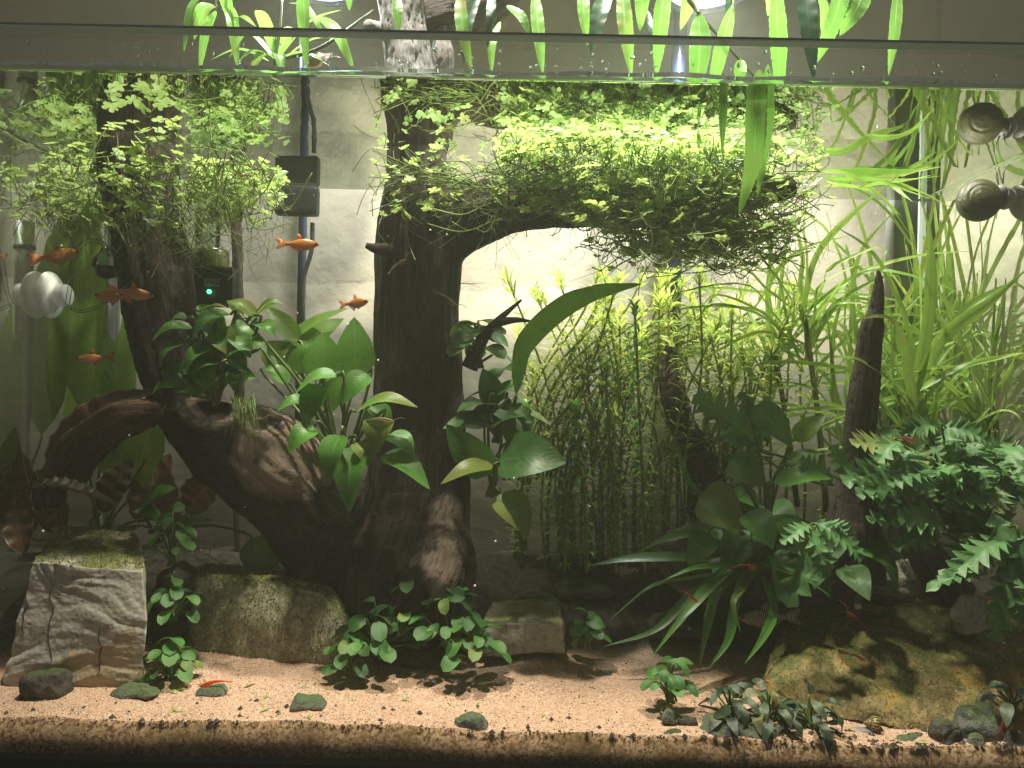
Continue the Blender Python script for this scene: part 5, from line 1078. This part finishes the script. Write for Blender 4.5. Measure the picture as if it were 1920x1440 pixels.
# ================================================================== ANIMALS
def fish_parts(L=.023, mat='fish', finm='fin'):
    """head toward +X"""
    n, m = 26, 14; t_ = np.linspace(0, 1, n); V = np.zeros((n, m, 3)); th = np.arange(m) / m * 2 * math.pi
    top = np.interp(t_, [0, .06, .2, .42, .65, .85, 1], [.004, .042, .100, .135, .110, .055, .045]); bot = np.interp(t_, [0, .06, .2, .42, .6, .8, .9, 1], [.004, .042, .105, .155, .140, .065, .045, .045]); wd = np.interp(t_, [0, .08, .25, .5, .8, 1], [.004, .035, .06, .055, .024, .008])
    for i in range(n):
        s, c_ = np.sin(th), np.cos(th); V[i, :, 0] = (.42 - t_[i] * .78); V[i, :, 1] = wd[i] * c_; V[i, :, 2] = np.where(s > 0, top[i] * s, bot[i] * s)
    body = MB(); body.add(V.reshape(-1, 3) * L, grid_faces(m, n, True))
    def fin(poly, y=0, thick=.003):
        mb = MB(); q = np.array([(a, y, b) for a, b in poly]); k = len(q); mb.add(np.concatenate([q + (0, thick, 0), q - (0, thick, 0)]) * L, [tuple(range(k)), tuple(range(2 * k - 1, k - 1, -1))] + [(i, i + k, (i + 1) % k + k, (i + 1) % k) for i in range(k)]); return mb
    tail = fin([(-.34, .04), (-.44, .10), (-.57, .135), (-.60, .11), (-.53, .02), (-.52, 0), (-.53, -.02), (-.60, -.11), (-.57, -.135), (-.44, -.10), (-.34, -.04)])
    dor = fin([(.04, .125), (-.01, .22), (-.07, .265), (-.085, .23), (-.09, .16), (-.09, .105)]); an = fin([(-.02, -.14), (-.06, -.205), (-.10, -.21), (-.16, -.15), (-.26, -.075), (-.25, -.05)]); pel = fin([(.10, -.12), (.06, -.19), (.02, -.18), (.03, -.12)], .02)
    eyes = []
    for sg in (-1, 1):
        e = MB(); lathe(e, [(.0006, .010 * L), (.016 * L, .008 * L), (.034 * L, 0), (.032 * L, -.01 * L)], np.array((.345, sg * .043, .022)) * L, (0, sg, 0), 12); eyes.append(e)
    return [('body', body, mat), ('tail_fin', tail, finm), ('dorsal_fin', dor, finm), ('anal_fin', an, finm), ('pelvic_fin', pel, finm), ('eye', eyes[0], 'eye'), ('eye', eyes[1], 'eye')]
FM = [(n, b.mesh(n, M[m])) for n, b, m in fish_parts()]
def put(name, parts, loc, rot, s, label, cat, group=None):
    rt = thing(name, loc, label, cat, group); rt.rotation_euler = Euler(rot); rt.scale = (s, s, s)
    for n, me in parts: o = bpy.data.objects.new(n, me); COL.objects.link(o); o.parent = rt
    return rt
GF = 'small orange fish'
for x, y, d, yaw, pitch, s, lb in ((565, 458, .43, .25, -.04, 1.05, 'orange fish swimming level in open water by the black sensor box'), (668, 568, .43, -.45, -.08, .92, 'orange fish nosing toward the trunk above the sword plant'),
        (206, 556, .41, math.pi - .15, -.06, 1.0, 'orange fish in front of another, crossing the leaning limb'), (252, 550, .40, .5, .10, 1.0, 'orange fish overlapping the leaning limb, paler of the crossing two'), (172, 672, .43, math.pi + .4, .12, .9, 'lone orange fish in dim water below the suction cup'), (112, 478, .455, .55, -.28, 1.25, 'orange fish tilted upward above the suction cup beside the side glass')):
    put('orange_fish', FM, P(x, y, d), (0, pitch, yaw), s, lb, 'fish', GF)
def shrimp_parts(L=.015):
    n, m = 22, 10; t_ = np.linspace(0, 1, n); th = np.arange(m) / m * 2 * math.pi; V = np.zeros((n, m, 3))
    r_ = np.interp(t_, [0, .08, .3, .5, .8, 1], [.01, .05, .068, .06, .036, .010]); cx = .5 - t_; cz_ = .10 * np.sin(t_ * 2.6) * 1.0
    for i in range(n): V[i] = np.stack([np.full(m, cx[i]), r_[i] * .7 * np.cos(th) * (1 + .12 * math.sin(i * 3.1)), cz_[i] + r_[i] * np.sin(th)], -1)
    body = MB(); body.add(V.reshape(-1, 3) * L, grid_faces(m, n, True))
    fan = MB(); q = np.array([(-.47, .015, .055), (-.60, .07, .03), (-.66, .03, .015), (-.67, -.03, .015), (-.60, -.07, .03), (-.47, -.015, .055)]); q2 = q - (0, 0, .012); fan.add(np.concatenate([q, q2]) * L, [tuple(range(6)), tuple(range(11, 5, -1))] + [(i, i + 6, (i + 1) % 6 + 6, (i + 1) % 6) for i in range(6)])
    out = [('body', body), ('tail_fan', fan)]
    for k in range(4):
        for sg in (-1, 1):
            lg = MB(); x = .30 - k * .07; tube(lg, spline([np.array((x, sg * .03, .02)) * L, np.array((x + .05, sg * .10, -.04)) * L, np.array((x + .02, sg * .12, -.13)) * L], 5), .009 * L, 4); out.append(('leg', lg))
    for sg in (-1, 1):
        an = MB(); tube(an, spline([np.array((.48, sg * .02, .06)) * L, np.array((.72, sg * .12, .16)) * L, np.array((.95, sg * .22, .12)) * L], 8), np.linspace(.010, .004, 8) * L, 4); out.append(('antenna', an))
        e = MB(); lathe(e, [(.0004 * L, .02 * L), (.016 * L, .012 * L), (.02 * L, 0), (.01 * L, -.014 * L)], np.array((.43, sg * .05, .09)) * L, (0, sg, .3), 8); out.append(('eye', e))
    return out
SPARTS = shrimp_parts()
SMM = {c_: [(n, b.mesh(n, M['eye' if n == 'eye' else c_])) for n, b in SPARTS] for c_ in ('shrimpred', 'shrimporange', 'shrimptan')}
GS = 'small shrimp'
for x, y, d, rot, s, c_, lb in ((676, 1104, .435, (0, .0, 0.1), 1.0, 'shrimporange', 'bright orange shrimp resting behind the algae boulder'), (1292, 1120, .388, (0, .55, .2), .95, 'shrimpred', 'red shrimp clinging to a strap leaf'), (1400, 1064, .40, (0, .0, .1), 1.0, 'shrimpred', 'dark red shrimp in the shade above the strap leaves'),
        (1606, 1165, .386, (.2, -.75, math.pi - .3), 1.1, 'shrimpred', 'red shrimp higher up on the broad mossy boulder'), (1606, 1234, .375, (.2, .35, .1), .9, 'shrimpred', 'red shrimp lower down on the broad mossy boulder'), (1697, 826, .385, (0, .05, 0.1), .95, 'shrimpred', 'red shrimp on top of the lobed fern'),
        (1880, 1372, .345, (0, -1.4, .4), .95, 'shrimpred', 'red shrimp standing upright by the green oval stone'), (747, 498, .432, (.3, -.75, .3), 1.0, 'shrimptan', 'pale shrimp climbing the upper trunk'), (838, 562, .432, (.2, .5, .2), 1.1, 'shrimptan', 'brown shrimp on the right edge of the trunk'),
        (716, 790, .396, (0, .0, 0), 1.1, 'shrimptan', 'pale shrimp lying along a sword leaf'), (860, 1243, .390, (0, .25, .2), 1.0, 'shrimptan', 'pale shrimp on sand below the front small leafy plants'), (400, 1284, .373, (0, .15, math.pi), 1.2, 'shrimporange', 'long orange shrimp arched over the small flat green stone'), (1497, 375, .42, (0, -1.0, .3), .8, 'shrimpred', 'dark red shrimp hanging at the right fringe of the pennywort mat'), (456, 331, .40, (.3, -.3, .4), .55, 'shrimpred', 'tiny red shrimp in the pennywort near the twig')):
    put('shrimp', SMM[c_], P(x, y, d), rot, s * .82, lb, 'shrimp', GS)
def shell_mesh(turns, R0, grow, aspect, mat, steps=70, m=14):
    mb = MB(); V = np.zeros((steps, m, 3)); uv = np.zeros((steps, m, 2)); th = np.arange(m) / m * 2 * math.pi
    for i in range(steps):
        f = i / (steps - 1); a = f * turns * 2 * math.pi; s = R0 * math.exp(grow * (f - 1)); cen = np.array((math.cos(a), math.sin(a), 0)) * s * .52 + (0, 0, aspect * s); rad = np.array((math.cos(a), math.sin(a), 0))
        V[i] = cen + s * .54 * (np.cos(th)[:, None] * rad + np.sin(th)[:, None] * np.array((0, 0, 1.)) * 1.1); uv[i, :, 0] = np.arange(m) / m; uv[i, :, 1] = f * turns
    mb.add(V.reshape(-1, 3), grid_faces(m, steps, True) + [tuple((steps - 1) * m + k for k in range(m))], uv.reshape(-1, 2)); return mb
# snail on the right glass: shell away from the pane, foot on it
sp = P(1868, 377, .457); rt = thing('snail', (HX, .455, sp[2]), 'olive round snail crawling on the right side glass', 'snail')
SV, SF = cube_sphere(22); SV = SV / np.linalg.norm(SV, axis=1, keepdims=True)      # globe with a spiral seam winding to the apex
pol = np.arccos(np.clip(-SV[:, 1] * .93 - SV[:, 0] * .36, -1, 1)); azi = np.arctan2(SV[:, 2], SV[:, 0] * .93 - SV[:, 1] * .36); ph = (np.log(np.maximum(pol, .08)) / .62 + azi / (2 * math.pi)) % 1.0
seam = np.exp(-((ph - .5) / .10) ** 2) * np.clip(pol * 2.2, 0, 1) * (pol < 1.25); rr_ = .0128 * (1 - .09 * seam + .03 * np.cos(azi) * np.clip(pol, 0, 1))
sh = MB(); sh.add(SV * rr_[:, None] * (1.0, .86, 1.0) + (HX - .0168, .453, sp[2] - .001), SF, np.stack([ph, pol * 1.3 + azi * .2], -1)); sh.build('shell', M['shell'], rt)
mb = MB(); V, F = cube_sphere(10); V = V / np.linalg.norm(V, axis=1, keepdims=True); mb.add(V * (.0018, .0085, .0065) + (HX - .0020, .455, sp[2] + .001), F); mb.build('foot', M['snailskin'], rt)
mb = MB(); mb.add(V * (.0038, .0040, .0042) + (HX - .0052, .450, sp[2] + .004), F); sb_ = mb.build('body', M['snailskin'], rt)
for s_ in (-1, 1):
    mb = MB(); tube(mb, spline([(HX - .007, .447 + s_ * .002, sp[2] + .008), (HX - .009, .445 + s_ * .004, sp[2] + .014), (HX - .007, .444 + s_ * .006, sp[2] + .019)], 7), np.linspace(.0005, .0002, 7), 5); mb.build('tentacle', M['snailskin'], sb_)
# striped snail on the sand
sp = P(1632, 1363, .362); rt = thing('snail', sp, 'small yellow and black striped snail on the sand by the dark leaves', 'snail')
sh = shell_mesh(5.5, .0052, 3.0, -1.55, 'shell2', 110, 12); v = sh.v[0]; v = np.stack([-v[:, 2] - .006, v[:, 1], v[:, 0]], -1); cs, sn = math.cos(-.2), math.sin(-.2); v = np.stack([v[:, 0] * cs - v[:, 2] * sn, v[:, 1], v[:, 0] * sn + v[:, 2] * cs], -1); sh.v[0] = v + sp + (.002, 0, .001); sh.build('shell', M['shell2'], rt)
mb = MB(); V, F = cube_sphere(8); V = V / np.linalg.norm(V, axis=1, keepdims=True); mb.add(V * (.007, .003, .0016) + sp + (-.004, 0, -.002), F); mb.build('foot', M['snailskin'], rt)
# striped bottom fish half hidden under the straps
CMs = [(n, b.mesh(n, M[m])) for n, b, m in fish_parts(.034, 'cory', 'fin' if False else 'cory')]
put('bottom_fish', CMs, P(1432, 1158, .415), (0, .12, math.pi - .25), 1.0, 'grey striped bottom fish half hidden under the strap leaves', 'fish')

mb = MB(); sv, sf = cube_sphere(3); sv = sv / np.linalg.norm(sv, axis=1, keepdims=True)
for k in range(150):
    q = (random.uniform(-.25, .25), random.uniform(DF + .01, .50), random.uniform(.03, .28)); mb.add(sv * random.choice((.00022, .0003, .0005)) * rng.uniform(.7, 1.3, 3) + q, sf)
tag(mb.build('floating_specks', M['white'], None), 'tiny pale specks drifting in the water', 'specks', None, 'stuff')
mb = MB()
for k in range(90):
    q = (random.uniform(-.23, .23), DF + .0002, WZ + .0045 + abs(random.gauss(0, .004))); r_ = random.uniform(.0003, .0011)
    if q[2] < RZ - .003: mb.add(sv * (r_, r_ * .5, r_ * random.uniform(.8, 1.5)) + q, sf)
tag(mb.build('droplets', M['meniscus'], None), 'small water droplets on the front glass above the water line', 'droplets', None, 'stuff')

# ================================================================== HAZE of fine particles
mb = MB(); box(mb, (-1.25, -.25, -.2), (1.25, DW + .08, 1.3)); hz = mb.build('haze', M['glass'], None, False); hz.data.materials.clear()
t = NT('faint_haze'); pv = t.n('ShaderNodeVolumePrincipled'); pv.inputs['Color'].default_value = (.92, .95, .72, 1); pv.inputs['Density'].default_value = .095; pv.inputs['Anisotropy'].default_value = .25
t.L(pv.outputs[0], t.out.inputs['Volume']); hz.data.materials.append(t.m); tag(hz, 'faint milky haze', None, None, 'stuff')
